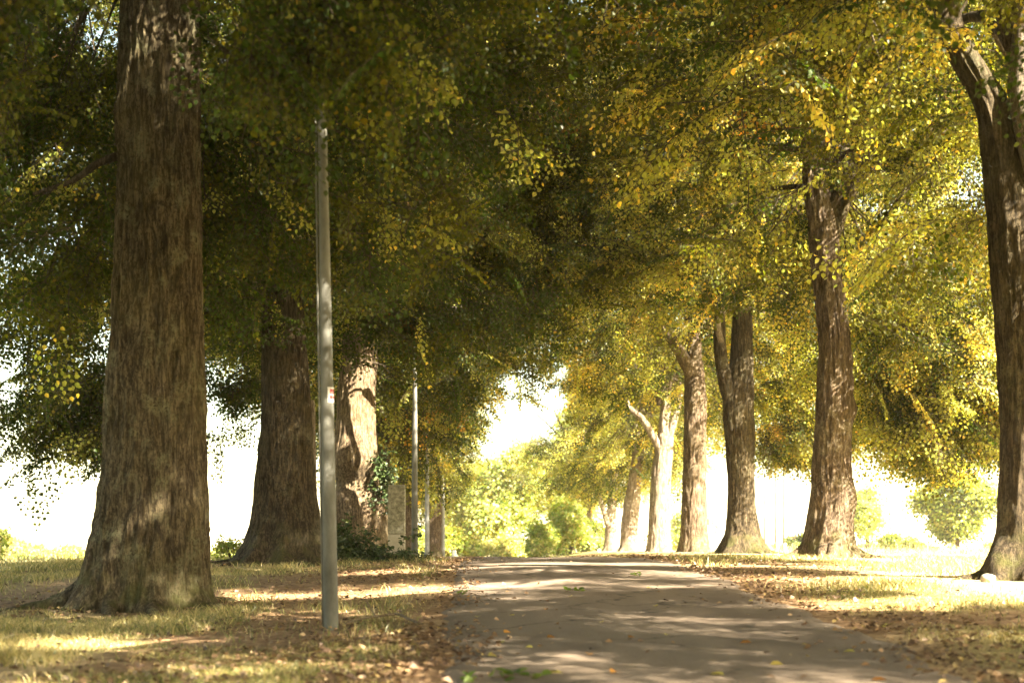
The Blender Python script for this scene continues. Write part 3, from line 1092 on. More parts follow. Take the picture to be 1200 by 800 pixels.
    crown_parts(t, 202, (-.2, 0, 8.6), (.3, .4, 8.8), (6.2, 6.0, 4.8, 5.8), 3.2, 800, LIT_GOLD, 1.0, per=(4, 0), hole=.45, fork_low=(-.1, 0, 6.8),
                extra=[(-5.6, .5, 7.2, 1.6, 55), (-5.6, .5, 9.8, 1.6, 55), (4.2, -1.2, 3.9, 1.6, 31), (2.6, 0, 4.2, 1.2, 21), (1.9, .3, 3.5, 1.0, 37), (2.9, -.3, 4.2, 1.2, 43), (1.7, .6, 5.2, 1.0, 31), (1.8, .3, 2.4, .8, 34), (2.8, .2, 2.6, .9, 37), (3.4, .8, 3.0, 1.0, 31), (-4.5, 0, 6, 1.4, 14)])
    t = tree('R3', 'dark upright linden third in the right row, sun flecks on its trunk', AVENUE_R)
    p = prof('R3', [(645, 848, 894), (620, 852, 888), (580, 853, 884), (520, 850, 884), (470, 847, 883), (420, 856, 882), (360, 860, 882)], top=[(10, .3, 0, .22), (13, .5, 0, .1)])
    trunk_part(t, p, .42, .5, 6, 90, .06, .022, M['bark_dark'], 8)
    root_parts(t, .60, 7, 45, M['bark_dark'], .1)
    limb_part(t, [(-.15, -.1, 3.5, .27), (-.45, -.15, 4.6, .2), (-.65, -.1, 5.6, .17), (-.68, 0, 7.5, .13), (-.8, 0, 10, .07)], M['bark_dark'], 11)
    limb_part(t, [(-.64, -.15, 5.9, .1), (-.78, -.5, 6.45, .08), (-.5, -.6, 6.75, .065), (-.1, -.6, 6.8, .05), (.5, -.6, 6.7, .03)], M['bark_pale_lit'], 12)
    crown_parts(t, 203, (0, 0, 8.4), (0, .3, 9.0), (6.4, 6.0, 7, 5.8), 4.2, 640, LIT_GOLD, 1.1, per=(4, 0), hole=.45, fork_low=(0, 0, 6.5),
                extra=[(1.3, .8, 3.2, .6, 24), (2.0, 1, 3.4, .8, 30), (2.8, 1, 3.8, .9, 30), (1.6, -.8, 4.9, 1.0, 16), (4.2, -1, 4.3, 1.4, 18)])
    t = tree('R4', 'linden with a hollow in its trunk and a forked top, fourth in the right row', AVENUE_R)
    p = prof('R4', [(645, 797, 831), (600, 799, 829), (540, 801, 828), (480, 802, 828), (430, 803, 824), (405, 806, 822)], top=[(10, .25, 0, .19), (13, .5, 0, .1)])
    trunk_part(t, p, .28, .4, 5, 80, .07, .022, M['bark_grey'], 9, lumps=[(3.3, -1.6, .22, .18, -.12)])
    limb_part(t, [(-.02, -.1, 6.2, .25), (-.55, -.2, 7.1, .2), (-1.1, -.2, 7.75, .16), (-1.7, -.2, 8.7, .12), (-2.6, 0, 9.8, .07)], M['bark_grey'], 13)
    crown_parts(t, 204, (0, 0, 8.6), (.1, .3, 9.0), (6.2, 5.8, 4.6, 5.8), 4.6, 380, LIT_GOLD, 1.3, per=(3, 0), spread=1.0, fork_low=(0, 0, 7))
    t = tree('R5', 'pale sunlit linden leaning right with bare forked limbs, fifth in the right row', AVENUE_R)
    p = prof('R5', [(645, 759, 787), (600, 760, 785), (550, 764, 787), (515, 770, 789), (490, 773, 786)], top=[(8.2, .45, 0, .16), (11, .6, 0, .08)])
    trunk_part(t, p, .22, .35, 5, 70, .08, .02, M['bark_pale_lit'], 10)
    limb_part(t, [(.15, -.1, 4.1, .2), (-.3, -.2, 4.9, .16), (-.75, -.25, 5.6, .13), (-1.3, -.2, 6.15, .11), (-1.6, -.1, 7.4, .07)], M['bark_pale_lit'], 14)
    limb_part(t, [(.35, -.1, 4.7, .18), (.65, -.2, 5.6, .13), (1.0, 0, 6.8, .08)], M['bark_pale_lit'], 15)
    crown_parts(t, 205, (.3, 0, 7.4), (.8, .6, 8.6), (5.0, 5.4, 3.6, 5.4), 4.6, 300, LIT_GOLD, 1.4, per=(3, 0), spread=1.05, fork_low=(0, 0, 6))
    t = tree('R6', 'pale linden trunk leaning right, sixth in the right row by the pale leaner', AVENUE_R)
    p = prof('R6', [(648, 727, 748), (615, 728, 748), (590, 731, 750), (570, 735, 751)], top=[(6.5, .6, 0, .25), (9, .7, 0, .15)])
    trunk_part(t, p, .3, .4, 5, 60, .1, .02, M['bark_pale_lit'], 11)
    crown_parts(t, 206, (.5, 0, 7), (.8, .5, 8.0), (4.8, 5.2, 3.4, 5.2), 3.6, 300, LIT_GOLD, 1.5, per=(3, 0), spread=1.1, fork_low=(.4, 0, 5))
    t = tree('R7', 'small forked linden beside the dark green bush, farthest visible trunk on the right', AVENUE_R)
    p = prof('R7', [(648, 708, 724), (620, 709, 723), (600, 711, 722)], top=[(5, .3, 0, .2), (8, .4, 0, .12)])
    trunk_part(t, p, .3, .4, 5, 50, .1, .02, M['bark_pale_lit'], 12)
    limb_part(t, [(-.1, -.1, 1.6, .2), (-.5, -.2, 2.8, .14), (-.9, 0, 4, .1)], M['bark_pale_lit'], 16)
    crown_parts(t, 207, (.3, 0, 6), (.6, .5, 7.6), (4.8, 5.2, 3.4, 5.2), 3.4, 280, LIT_GOLD, 1.6, per=(3, 0), spread=1.15, fork_low=(.2, 0, 4))
    t = tree('R8', 'last pale linden of the right row above the dark green bush', AVENUE_R)
    trunk_part(t, [(-.4, 0, 0, .36), (1, 0, 0, .34), (5, .1, 0, .28), (9, .1, 0, .2)], .4, .5, 5, 40, .15, .018, M['bark_grey'], 33)
    crown_parts(t, 208, (.3, 0, 6), (0, 0, 7.2), (5.2, 5.6, 5, 5.0), 3.2, 270, LIT_GOLD, 1.7, per=(3, 0), spread=1.2, fork_low=(.2, 0, 4))
    # ---- the avenue goes on beside and behind the camera: it shades the road and hangs into the top of the picture
    t = tree('R0', 'linden beside the viewer on the right, only its overhanging branches in view', AVENUE_R)
    trunk_part(t, [(-.4, 0, 0, .5), (1, 0, 0, .48), (5, .1, 0, .42), (10, .1, 0, .3)], .4, .5, 6, 50, .1, .02, M['bark'], 20)
    first = crown_parts(t, 209, (0, 0, 8.6), (-.4, .6, 9.0), (6.6, 6.4, 10.5, 5.2), 4.0, 950, NEAR, .88, per=(5, 0), hole=.34, extra=[(0, 2.3, 13.5, 2.6, 100), (-1.4, 1.4, 15.5, 2.6, 70)], fork_low=(0, 0, 6))  # extra high clumps are added, unseen, to shade the nearest left trunk
    src = t
    t = tree('L0', 'linden beside the viewer on the left, only its high branch tips in view', AVENUE_L)
    trunk_part(t, [(-.4, 0, 0, .5), (1, 0, 0, .48), (5, .1, 0, .42), (10, .1, 0, .3)], .4, .5, 6, 50, .1, .02, M['bark'], 21)
    crown_parts(t, 210, (0, 0, 9.6), (.2, .5, 9.2), (6.6, 6.2, 7.5, 5), 4.3, 640, NEAR, .85, per=(5, 0), fork_low=(0, 0, 8),
                extra=[(3.4, 4.8, 5.0, .7, 16), (3.5, 5.2, 6.2, .8, 16), (2.6, 4.4, 6.0, 1.0, 16), (1.2, 3.4, 5.6, 1.0, 18), (4.8, 4.8, 6.2, 1.1, 18)])
    for key, a in (('LB', .9), ('RB', 2.2), ('RC', 3.7), ('LC', 5.0)):
        x, y = TREES[key]
        c = src.copy()
        COL.objects.link(c)
        c.location = (x, y, gz(x, y))
        c.rotation_euler = (0, 0, a)
        side = 'right' if x > 0 else 'left'
        c['label'] = 'linden of the %s verge standing %s the viewer' % (side, 'just behind' if y > -10 else 'well behind')
        c['group'] = AVENUE_R if x > 0 else AVENUE_L
        for ch in src.children:
            d = ch.copy()
            COL.objects.link(d)
            d.parent = c


# ------------------------------------------------------------------ far trees and bushes
def bush(name, label, cat, px0, px1, py_top, Y, depth, mix, n, size, seed, group=None, stem=True, lift=.0, py_base=None, mat=None):
    x0, x1 = px(px0, Y), px(px1, Y)
    x = (x0 + x1) / 2
    z0 = gz(x, Y)
    h = EYE - (py_top - HOR) / FPX * Y - z0
    t = empty(name, (x, Y, z0), label, cat, group)
    rng = np.random.default_rng(seed)
    rx = (x1 - x0) / 2
    zc = lift + (h - lift) * .45
    lobes = rng.normal(0, 1, (7, 3)) * np.array([.42, .42, .30]) + np.array([0, 0, .05])
    b = Build()
    if lift > .4:
        trunk_pts = [(0, 0, -.3), (.05, 0, lift * .6), (-.05, 0, zc), (0, 0, h * .85)]
        b.tube(smooth_path(trunk_pts, 14), np.linspace(.06 * h ** .7, .02, 14), 9)
    for k in range(12):
        a = rng.uniform(0, 6.283)
        e = np.array([math.cos(a) * rx * rng.uniform(.3, .8), math.sin(a) * depth * rng.uniform(.3, .8), lift + (h - lift) * rng.uniform(.35, .9)])
        s = np.array([0, 0, lift * .7]) if lift > .4 else np.array([e[0] * .25, e[1] * .25, -.1])
        b.tube(smooth_path([s, (s + e) / 2 + np.array([0, 0, .1 * h]), e], 7), np.linspace(.03 * h ** .6, .008, 7), 5)
    b.obj('trunk' if lift > .4 else 'stems', M['branch'], t)
    crown_parts(t, seed, (0, 0, zc), (0, 0, zc), (rx * .92, depth, (h - zc) * .93, zc - lift if lift > .4 else zc), lift + size if lift > .4 else .05, n, mix, size, False,
                per=(5, 7), spread=max(.35, .28 * h ** .7), inner=.35, branches=False, mat=mat or M['far_leaf'], hole=.30,
                keep=lambda q: np.min(np.linalg.norm((q[:, None] - np.array([0, 0, zc])) / np.array([rx, depth, max(h - zc, .2)]) - lobes[None], axis=2), axis=1) < .42)
    return t


def build_background():
    bush('tall_tree', 'tall pale green tree in the middle distance filling the end of the avenue', 'tree', 505, 655, 505, 125, 6.5, PALEMIX, 900, .30, 301, lift=1.4)
    bush('tall_tree', 'slender pale tree right of the sky gap, beyond the right row', 'tree', 640, 700, 470, 140, 4, PALEMIX, 380, .32, 302, lift=2)
    gm = dict(fresh=5, lime=1, straw=2)
    bush('green_bush', 'tallest of the green roadside bushes under the far right row', 'bush', 640, 688, 583, 94, 2.6, gm, 330, .19, 303)
    bush('green_bush', 'lower green bush on the road side of the tallest one, edging the gap', 'bush', 614, 652, 606, 91, 1.8, gm, 230, .18, 314)
    bush('green_bush', 'darker green bush squeezed against the farthest forked trunk', 'bush', 674, 716, 601, 96, 1.8, dict(green=1, fresh=4, straw=1), 240, .19, 315)
    bush('pale_bush', 'low pale yellowish bush beyond the crest in the gap', 'bush', 556, 626, 622, 112, 3, dict(straw=5, fresh=1.5), 260, .2, 304)
    bush('pale_bush', 'pale straw coloured bush at the left end of the gap', 'bush', 528, 572, 630, 104, 2, dict(straw=4, fresh=2), 180, .2, 316)
    bush('field_tree', 'lone round green tree out in the right field', 'tree', 1068, 1174, 556, 75, 2.6, dict(green=2, fresh=5, lime=2), 560, .17, 305, lift=.9)
    bush('field_tree', 'thin pale tree in the field just right of the curving trunk', 'tree', 994, 1038, 560, 95, 1.3, PALEMIX, 120, .2, 306, lift=.8)
    bush('field_bush', 'low bush left of the lone field tree', 'bush', 1030, 1082, 624, 80, 1.5, PALEMIX, 160, .15, 307)
    bush('field_bush', 'small grey-green bush by the far poles', 'bush', 922, 948, 612, 80, 1, dict(green=2, fresh=2), 90, .14, 308)
    bush('field_bush', 'wide low bush along the horizon right of the lone field tree', 'bush', 1150, 1300, 628, 95, 3, PALEMIX, 200, .2, 309)
    bush('field_bush', 'pale bush at the left picture edge behind the tall grass', 'bush', -60, 14, 606, 55, 1.4, PALEMIX, 200, .13, 310)
    for k, (a, b_, top) in enumerate(((-70, -8, 634), (-20, 52, 627), (38, 98, 636), (236, 300, 640))):
        bush('far_shrub', ('pale hazy shrub at the far left, outermost', 'pale hazy shrub left of the nearest trunk, tallest of the row', 'pale hazy shrub just left of the nearest trunk foot', 'pale hazy shrub between the two nearest left trunks')[k],
             'bush', a, b_, top, 118, 3, dict(straw=4, fresh=2), 130, .26, 330 + k, 'pale shrubs far across the left field')
    for k, (a, b_, top) in enumerate(((884, 930, 637), (1000, 1060, 634), (1044, 1100, 638))):
        bush('far_shrub', ('pale far shrub seen under the slim field poles', 'pale far shrub right of the curving trunk', 'pale far shrub left of the lone field tree')[k],
             'bush', a, b_, top, 135, 3, dict(straw=3, fresh=3), 120, .28, 340 + k, 'pale shrubs far across the right field')
    bush('roadside_bush', 'light green bush seen between the trunks of the right row', 'bush', 745, 840, 592, 105, 2.5, PALEMIX, 280, .2, 311)
    bush('roadside_bush', 'small leafy sapling at the foot of the dark left tree', 'bush', 255, 290, 632, 33, .35, dict(fresh=2, lime=2), 26, .07, 312)
    bush('roadside_bush', 'pale bush behind the thin lamp poles', 'bush', 440, 552, 612, 88, 2, dict(fresh=2, lime=3, gold=1), 260, .19, 313)


# ------------------------------------------------------------------ lamp posts, posts, poles
def lamp_post(label, x, y, r0, h, mat, group, sticker=False, conduit=False, seed=0, arm=1):
    t = empty('lamp_post', (x, y, gz(x, y)), label, 'lamp post', group)
    b = Build()
    z = np.array([-.4, 0, 1.6, 3.2, 4.6, h - .25, h])
    r = np.array([r0, r0, r0 * .92, r0 * .78, r0 * .62, r0 * .48, r0 * .48])
    b.tube(np.stack([z * 0, z * 0, z], -1), r, 28)
    b.obj('pole', mat, t)
    c = Build()
    c.tube([(0, 0, h - .3), (0, 0, h - .2)], r0 * .56, 28)
    c.obj('collar', mat, t)
    d = Build()
    d.tube(smooth_path([(0, 0, h - .05), (.05 * arm, 0, h + .18), (.3 * arm, 0, h + .3), (.6 * arm, 0, h + .34)], 10), .032, 12)
    d.obj('arm', mat, t)
    e = Build()
    xs = np.array([.5, .56, .7, .95, 1.15, 1.22]) * arm
    P = np.stack([xs, xs * 0, np.array([h + .34] * 6)], -1)
    e.tube(P, [.04, .08, .12, .13, .10, .03], 16)
    head = e.obj('lantern', M['lantern'], t)
    g = Build()
    g.tube(np.stack([np.array([.68, .72, .95, 1.08]) * arm, np.zeros(4), np.full(4, h + .30)], -1), [.03, .10, .11, .03], 14)
    g.obj('lamp_glass', M['lens'], head)
    if conduit:
        k = Build()
        a = math.radians(195)
        kx, ky = math.cos(a) * (r0 + .004), math.sin(a) * (r0 + .004)
        k.tube([(kx, ky, -.1), (kx, ky, 1.5), (kx * .95, ky * .95, 3.1), (kx * .80, ky * .80, h * .8)], .010, 10)
        k.obj('cable_conduit', mat, t)
        q = Build()
        a0 = np.radians(np.linspace(-128, -92, 9))
        V = np.concatenate([np.stack([np.cos(a0) * rr_, np.sin(a0) * rr_, np.full(9, zz)], -1) for rr_, zz in ((r0 * .99 + .003, .55), (r0 * .97 + .003, .95))])
        ii = np.arange(8)
        q.add(V, np.stack([ii, ii + 1, ii + 10, ii + 9], -1))
        q.obj('access_door', mat, t)
    if sticker:
        s, pr = Build(), Build()
        def patch(bld, a0, a1, z0, z1, rr):
            a = np.radians(np.linspace(a0, a1, 9))
            V = np.concatenate([np.stack([np.cos(a) * rr, np.sin(a) * rr, np.full(9, zz)], -1) for zz in (z0, z1)])
            i = np.arange(8)
            bld.add(V, np.stack([i, i + 1, i + 10, i + 9], -1))
        zc = EYE - (463 - HOR) / FPX * y - gz(x, y)
        rs = r0 * .86 + .004
        patch(s, -78, -8, zc - .075, zc + .075, rs)
        st = s.obj('sticker', M['sticker'], t)
        # blurred red print: two blocks, one above the other, with pale lines between
        for z0, z1, a0, a1 in ((.012, .022, -60, -14), (.026, .058, -58, -38), (.026, .058, -34, -14), (-.040, -.006, -60, -36), (-.040, -.012, -32, -14)):
            patch(pr, a0, a1, zc + z0, zc + z1, rs + .002)
        pr.obj('red_print', M['red'], st)
    return t


def slim_pole(name, label, cat, p, py_top, Y, r, mat, group=None, cap=None):
    x = px(p, Y)
    z0 = gz(x, Y)
    h = EYE - (py_top - HOR) / FPX * Y - z0
    b = Build()
    b.tube([(0, 0, -.3), (0, 0, h * .5), (0, 0, h - .06), (0, 0, h)], [r, r * .92, r * .85, r * .5], 12)
    if cap:
        b.box(-cap[0], cap[0], -.06, .06, cap[1], cap[2])
    o = b.obj(name, mat, None, True, (x, Y, z0))
    return tag(o, label, cat, group)


def build_posts():
    g = 'steel lamp posts along the left verge'
    near = lamp_post('tall galvanised lamp post with a red and white sticker, nearest the viewer', px(388, 14), 14.0, .075, 6.6, M['steel'], g, True, True)
    near.rotation_euler = (0, math.radians(-1.0), 0)
    lamp_post('grey lamp post just right of the mottled stone post', px(486, 36), 36.0, .085, 6.0, M['steel'], g)
    lamp_post('thin lamp post third along the left verge, between two other poles', px(500.5, 50), 50.0, .085, 6.0, M['pale_steel'], g)
    lamp_post('pale thin lamp post farthest along the left verge', px(519, 66), 66.0, .10, 6.0, M['pale_steel'], g)
    # mottled stone post
    x, y = px(465, 34.5), 34.5
    t = empty('stone_post', (x, y, gz(x, y)), 'upright grey stone post with a mottled lichen-covered upper face', 'stone post')
    b = Build()
    b.box(-.20, .20, -.13, .13, -.3, .64)
    o = b.obj('lower_block', M['stone'], t, False)
    b = Build()
    b.box(-.205, .205, -.135, .135, .643, 1.80)
    b.box(-.195, .195, -.12, .12, 1.80, 1.84)
    o2 = b.obj('upper_slab', M['lichen'], t, False)
    for q in (o, o2):
        bv = q.modifiers.new('bevel', 'BEVEL')
        bv.width, bv.segments = .018, 2
    gp = 'slim poles standing far out in the right field'
    slim_pole('field_pole', 'thin grey field pole nearest the dark upright trunk', 'pole', 896, 556, 80, .075, M['steel'], gp)
    slim_pole('field_pole', 'tallest thin grey field pole, middle of three', 'pole', 909, 548, 80, .08, M['steel'], gp)
    slim_pole('field_pole', 'thin grey field pole nearest the curving trunk', 'pole', 918.5, 560, 82, .075, M['steel'], gp)
    slim_pole('marker_post', 'small white marker post at the foot of the middle field pole', 'post', 911.5, 632, 78, .07, M['white'])
    slim_pole('marker_post', 'short white marker post right of the field poles', 'post', 920, 636, 78, .09, M['white'])
    slim_pole('marker_post', 'tiny white marker post beside the dark green bush', 'post', 702, 643, 84, .1, M['white'])
    slim_pole('marker_post', 'stubby white marker post at the far end of the left verge', 'post', 532.5, 644, 72, .12, M['white'])
    slim_pole('white_post', 'white post with a square box between two right-row trunks', 'post', 832, 598, 66, .05, M['white'], None, (.2, .25, 1.2))


# ------------------------------------------------------------------ ivy, branch, stones, loose leaves
def build_small():
    rng = np.random.default_rng(77)
    # ivy mound at the foot of the left trees
    x, y = px(425, 31), 31.0
    z = gz(x, y)
    t = empty('ivy_bush', (x, y, z), 'dark green ivy bush sprawling at the foot of the left trees', 'ivy')
    C = []
    for (p, py_, Y, r, n) in ((405, 640, 31, .40, 60), (425, 650, 31, .36, 60), (390, 655, 30.5, .35, 40), (445, 660, 30.5, .28, 40), (465, 668, 30, .2, 26), (486, 674, 29.5, .13, 18), (412, 668, 29.8, .25, 30)):
        c = np.array([px(p, Y) - x, Y - y, EYE - (py_ - HOR) / FPX * Y - z])
        e = rng.normal(0, 1, (n, 3)) * np.array([r, r * .8, r * .55]) + c
        C.append(e)
    C = np.vstack(C)
    C[:, 2] = np.maximum(C[:, 2], .06 + ground(C[:, 0] + x, C[:, 1] + y) - z)
    O = unit(C - np.array([0, .5, -.3]))
    P, D, Nn, L, Wd, per = sprays(rng, C, O, .28, 4, 6, .085, .2)
    pal = np.array([(.022, .042, .010), (.035, .06, .014), (.05, .075, .02), (.08, .09, .03)])
    tint = pal[rng.choice(4, len(P), p=[.4, .35, .18, .07])] * np.exp(rng.normal(0, .2, (len(P), 1)))
    link('foliage', leaves_mesh('foliage', P, D, Nn, L, Wd, tint, True), M['ivy_leaf'], t)['kind'] = 'stuff'
    b = Build()
    for c in C[::9]:
        s = np.array([c[0] * .4, c[1] * .4 + .2, 0])
        b.tube(smooth_path([s, (s + c) / 2 + np.array([0, 0, .12]), c], 6), np.linspace(.014, .005, 6), 5)
    b.obj('stems', M['branch'], t)
    # ivy climbing between the burled trunk and its neighbour
    x, y = px(452, 37.5), 37.5
    z = gz(x, y)
    t = empty('climbing_ivy', (x, y, z), 'ivy clump climbing the right side of the burled trunk', 'ivy')
    zz = rng.uniform(1.2, 2.9, 34)
    C = np.stack([rng.normal(-.05, .13, 34) + .06 * (zz - 2), rng.normal(0, .13, 34), zz], -1)
    P, D, Nn, L, Wd, per = sprays(rng, C, unit(np.array([.4, -1, 0]) + rng.normal(0, .3, C.shape)), .3, 4, 5, .10, .4)
    tint = pal[rng.choice(4, len(P), p=[.4, .35, .18, .07])] * np.exp(rng.normal(0, .2, (len(P), 1)))
    link('foliage', leaves_mesh('foliage', P, D, Nn, L, Wd, tint, False), M['ivy_leaf'], t)['kind'] = 'stuff'
    b = Build()
    b.tube(smooth_path([(-.1, 0, -.1), (-.2, .05, 1.0), (-.05, .1, 2.1), (.0, .1, 3.1)], 16), np.linspace(.03, .01, 16), 7)
    b.obj('stem', M['branch'], t)
    # fallen branch right of the lamp post
    x, y = px(440, 14.6), 14.6
    z = gz(x, y)
    b = Build()
    def gp(p, Y, up=.0):
        X = px(p, Y)
        return (X - x, Y - y, gz(X, Y) - z + up)
    b.tube(smooth_path([gp(492, 14.2, .02), gp(478, 14.5, .05), gp(466, 14.8, .07), gp(445, 14.8, .06), gp(420, 14.5, .06), gp(402, 14.3, .03)], 30), np.linspace(.017, .008, 30), 8)
    b.tube(smooth_path([gp(440, 14.8, .06), gp(432, 15.1, .16), gp(428, 15.3, .22)], 10), np.linspace(.009, .004, 10), 6)
    b.tube(smooth_path([gp(462, 14.8, .07), gp(452, 14.5, .1), gp(449, 14.4, .16)], 10), np.linspace(.008, .003, 10), 6)
    tag(b.obj('fallen_branch', M['wood'], None, True, (x, y, z)), 'thin dry fallen branch lying in the grass right of the lamp post', 'branch')
    # stones
    def rock(label, X, Y, sx, sy, sz, seed):
        b = Build()
        nu, nv = 20, 12
        u, v = np.meshgrid(np.linspace(0, 2 * np.pi, nu, endpoint=False), np.linspace(.02, np.pi - .02, nv))
        S = np.stack([np.cos(u) * np.sin(v), np.sin(u) * np.sin(v), np.cos(v)], -1)
        k = .75 + .5 * fbm(S[..., 0] * 1.4 + seed, S[..., 1] * 1.4, S[..., 2] * 1.4, 3)
        V = (S * k[..., None] * np.array([sx, sy, sz])).reshape(-1, 3)
        i, j = np.meshgrid(np.arange(nv - 1), np.arange(nu), indexing='ij')
        b.add(V, np.stack([i * nu + j, (i + 1) * nu + j, (i + 1) * nu + (j + 1) % nu, i * nu + (j + 1) % nu], -1).reshape(-1, 4))
        tag(b.obj('stone', M['rock'], None, True, (X, Y, gz(X, Y) + sz * .5)), label, 'stone')
    rock('pale rounded stone resting against the foot of the right edge tree', px(1158, 17.7), 17.7, .10, .09, .07, 2)
    rock('small pale stone on the right verge near the road edge', px(1002, 15.5), 15.5, .03, .025, .035, 5)
    # loose leaves on the asphalt
    def leaf_obj(p, py_, size, col, label, group, seed, name='fallen_leaf'):
        # find where the view ray through this spot meets the road
        Y = 9.0
        for _ in range(400):
            X = px(p, Y)
            if EYE - (py_ - HOR) / FPX * Y <= road_z(X, Y):
                break
            Y += .04
        X = px(p, Y)
        r = np.random.default_rng(seed)
        n = 1
        a = r.uniform(0, 6.28)
        D = np.array([[math.cos(a), math.sin(a), .12]])
        me = leaves_mesh(name, -D * size / 2, unit(D), unit(np.array([[r.normal(0, .3), r.normal(0, .3), 1]])), np.array([size]), np.array([size * .85]), np.array([col]), True)
        o = link(name, me, M['litter'], None, (X, Y, road_z(X, Y) + .016))
        tag(o, label, 'leaf', group)
    yl = 'yellow fallen leaf lying on the grey-brown road'
    gl = 'yellow leaves fallen on the road'
    spots = [(874, 754, .10), (668, 700, .08), (782, 745, .07), (595, 742, .09), (587, 754, .08), (650, 790, .11), (646, 748, .08), (768, 711, .07), (600, 722, .06), (720, 789, .1),
             (1035, 735, .1), (995, 765, .09), (1030, 798, .1), (560, 724, .08), (845, 724, .06), (640, 715, .06), (705, 730, .06), (925, 715, .07), (812, 690, .06), (760, 690, .06),
             (577, 770, .09), (690, 768, .08), (840, 792, .1), (910, 780, .09), (740, 748, .07), (620, 760, .07), (880, 705, .06), (548, 700, .08)]
    for i, (p, q, s) in enumerate(spots):
        c = np.array(PALETTE['gold'] if i % 3 else (.34, .16, .03)) * 1.25
        leaf_obj(p, q, s, c, yl, gl, 900 + i)
    # green sprigs lying on the road
    def sprig(label, p, py_, w, n, seed):
        Y = 9.0
        for _ in range(600):
            X = px(p, Y)
            if EYE - (py_ - HOR) / FPX * Y <= road_z(X, Y):
                break
            Y += .03
        r = np.random.default_rng(seed)
        X = px(p, Y)
        t = empty('green_sprig', (X, Y, road_z(X, Y)), label, 'sprig')
        b = Build()
        b.tube([(-w * .5, 0, .012), (0, .02, .03), (w * .5, 0, .015)], [.005, .004, .002], 6)
        b.obj('twig', M['wood'], t)
        Pp = np.stack([r.uniform(-w * .5, w * .5, n), r.normal(0, .05, n), r.uniform(.015, .05, n)], -1)
        Dd = unit(np.stack([r.normal(0, 1, n), r.normal(0, 1, n), r.normal(.15, .25, n)], -1))
        src = np.array([(.09, .16, .02), (.13, .20, .03), (.06, .11, .02)])[r.integers(0, 3, n)]
        for i in range(n):
            me = leaves_mesh('leaf', Pp[i:i + 1], Dd[i:i + 1], unit(np.array([[r.normal(0, .4), r.normal(0, .4), 1]])), np.array([.085]), np.array([.07]), src[i:i + 1], True)
            link('leaf', me, M['leaf'], t)
    sprig('green leafy sprig lying at the bottom edge of the road', 606, 796, .34, 16, 1)
    sprig('small green sprig on the road at the bottom left', 552, 799, .12, 5, 2)
    sprig('green sprig lying on the middle of the road near the crest', 673, 694, .22, 9, 3)
    sprig('tiny green sprig on the right of the road near the crest', 744, 676, .18, 7, 4)
    sprig('dark green sprig at the left edge of the road', 543, 697, .14, 6, 5)


# ------------------------------------------------------------------ grass and litter
def scatter(n, x0, x1, y0, y1, rng, near=1.0):
    """more of them close by than far off"""
    Y = y0 * (y1 / y0) ** (rng.random(n) ** near)
    X = x0 + (x1 - x0) * rng.random(n)
    return X, Y


def blades(name, X, Y, H, Wd, tint, rng, lean=.35):
    n = len(X)
    Z = ground(X, Y) - .01
    a = rng.uniform(0, 2 * np.pi, n)
    s = np.stack([np.cos(a), np.sin(a), np.zeros(n)], -1) * (Wd / 2)[:, None]
    b = np.stack([rng.normal(0, lean, n), rng.normal(0, lean, n), np.ones(n)], -1)
    B = np.stack([X, Y, Z], -1)
    mid = B + b * (H * .55)[:, None]
    tip = B + (b * np.array([2.0, 2.0, 1])) * H[:, None]
    V = np.stack([B - s, B + s, mid + s * .7, tip, mid - s * .7], 1).reshape(-1, 3)
    k = np.arange(n)[:, None] * 5
    F = [k + np.array([[0, 1, 2, 4]]), k + np.array([[4, 2, 3]])]
    return mesh_np(name, V, F, False, np.concatenate([tint, tint]))


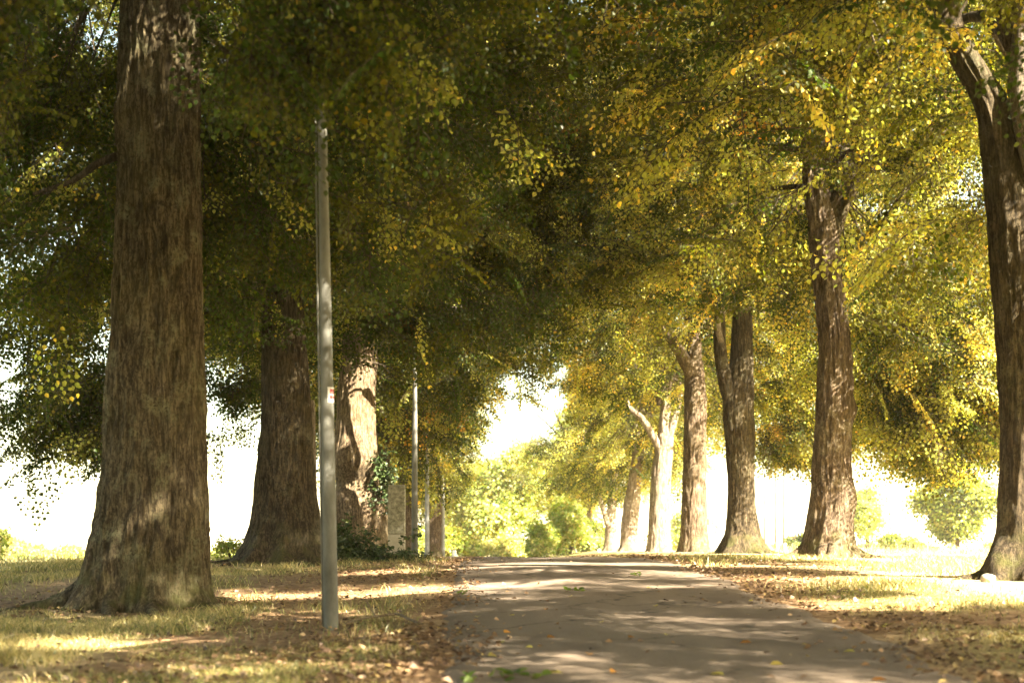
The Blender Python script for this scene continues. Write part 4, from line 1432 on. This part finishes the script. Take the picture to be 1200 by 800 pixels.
def build_cover():
    rng = np.random.default_rng(31)
    # grass
    parts = []
    for (x0, x1, y0, y1, n) in ((-9, -.4, 8.6, 30, 170000), (2.6, 10, 8.6, 30, 120000), (-26, -7, 22, 60, 26000), (7, 36, 18, 70, 40000)):
        X, Y = scatter(n, x0, x1, y0, y1, rng)
        keep = (edge_dist(X, Y) > .12) & (np.abs(X) < Y * .42 + .6)
        g = grass_cover(X, Y)
        keep &= rng.random(n) < np.clip(g * .9 + .03, 0, 1)
        parts.append(np.stack([X[keep], Y[keep]], -1))
    P = np.vstack(parts)
    X, Y = P.T
    n = len(X)
    dry = np.clip(sunlit_dry_cover(X, Y) * 1.1 + .42, 0, 1)
    pal_g = np.array([(.10, .12, .022), (.14, .155, .03), (.19, .185, .05)])
    pal_d = np.array([(.46, .37, .17), (.38, .31, .14), (.30, .26, .09)])
    t = np.where((rng.random(n) < dry)[:, None], pal_d[rng.integers(0, 3, n)], pal_g[rng.integers(0, 3, n)])
    t = t * np.exp(rng.normal(0, .2, (n, 1)))
    clump = fbm(X * 1.3, Y * 1.3, 5, 2)
    H = (.03 + .17 * np.clip(clump - .34, 0, 1)) * rng.uniform(.6, 1.5, n) * (1 + .015 * (Y - 10)) 
    Wd = .007 * rng.uniform(.7, 1.5, n) * (1 + .05 * (Y - 9))
    o = link('grass', blades('grass', X, Y, H, Wd, t, rng), M['grass'])
    tag(o, 'short green and straw coloured grass growing in patches on both verges', 'grass', None, 'stuff')
    # tall dry grass along the field edges
    X, Y = scatter(1500, -30, -9, 36, 60, rng)
    X2, Y2 = scatter(4000, 12, 60, 62, 92, rng)
    X, Y = np.concatenate([X, X2]), np.concatenate([Y, Y2])
    n = len(X)
    t = np.array([(.42, .37, .20), (.36, .33, .16), (.26, .27, .11)])[rng.integers(0, 3, n)]
    o = link('tall_grass', blades('tall_grass', X, Y, rng.uniform(.15, 1.0, n) ** 1.3 * np.where(X > 0, .6, .9), np.full(n, .022), t, rng, .18), M['grass'])
    tag(o, 'tall pale meadow grass standing along the far field edges', 'grass', None, 'stuff')
    # leaf litter
    parts = []
    for (x0, x1, y0, y1, n) in ((-9, 0, 8.6, 34, 30000), (2.3, 9, 8.6, 34, 17000), (-1.2, 3.4, 8.8, 34, 9000), (-6, 3, 24, 60, 7000), (3, 9, 24, 70, 7000)):
        X, Y = scatter(n, x0, x1, y0, y1, rng)
        e = edge_dist(X, Y)
        w = np.clip(1.15 - np.abs(e - .35) * .35, .18, 1) * np.clip((e + .55) / .6, .05, 1)
        for tx, ty in TREE_BASES:
            w = np.maximum(w, 1.1 - .35 * np.hypot(X - tx, Y - ty))
        w = w * np.where(X > 1, np.clip(1.6 - (X - 3) * .55, .05, 1), 1)
        w = w * np.clip((fbm(X * .8, Y * .55, 12, 3) - .30) * 3.5, .08, 1)
        keep = rng.random(n) < w
        parts.append(np.stack([X[keep], Y[keep]], -1))
    P = np.vstack(parts)
    X, Y = P.T
    n = len(X)
    Z = ground(X, Y) + np.where(edge_dist(X, Y) < 0, .05, .015) + rng.random(n) * .02
    a = rng.uniform(0, 2 * np.pi, n)
    D = unit(np.stack([np.cos(a), np.sin(a), rng.normal(.1, .25, n)], -1))
    Nn = unit(np.stack([rng.normal(0, .5, n), rng.normal(0, .5, n), np.ones(n)], -1))
    pal = np.array([(.15, .095, .055), (.22, .14, .075), (.10, .062, .04), (.32, .225, .13), (.33, .24, .09)])
    t = pal[rng.choice(5, n, p=[.32, .25, .27, .12, .04])] * np.exp(rng.normal(0, .25, (n, 1)))
    L = .058 * rng.uniform(.5, 1.3, n)
    o = link('fallen_leaves', leaves_mesh('fallen_leaves', np.stack([X, Y, Z], -1), D, Nn, L, L * .8, t, False), M['litter'])
    tag(o, 'brown and rusty fallen leaves littering the verges and road edges', 'leaf litter', None, 'stuff')


build_ground()
build_road()
build_trees()
build_background()
build_posts()
build_small()
build_cover()

haze_m, hN, hL, hout = new_mat('haze_air')
hv = hN.new('ShaderNodeVolumePrincipled')
hv.inputs['Color'].default_value = (1.0, .97, .92, 1)
hv.inputs['Density'].default_value = .0003
hL.new(hv.outputs[0], hout.inputs['Volume'])
hb = Build()
hb.box(-1600, 1600, -950, 2600, -40, 30)
haze = hb.obj('haze', haze_m, None, False)
tag(haze, 'thin pale haze that whitens the far trees and fields', 'haze', None, 'stuff')
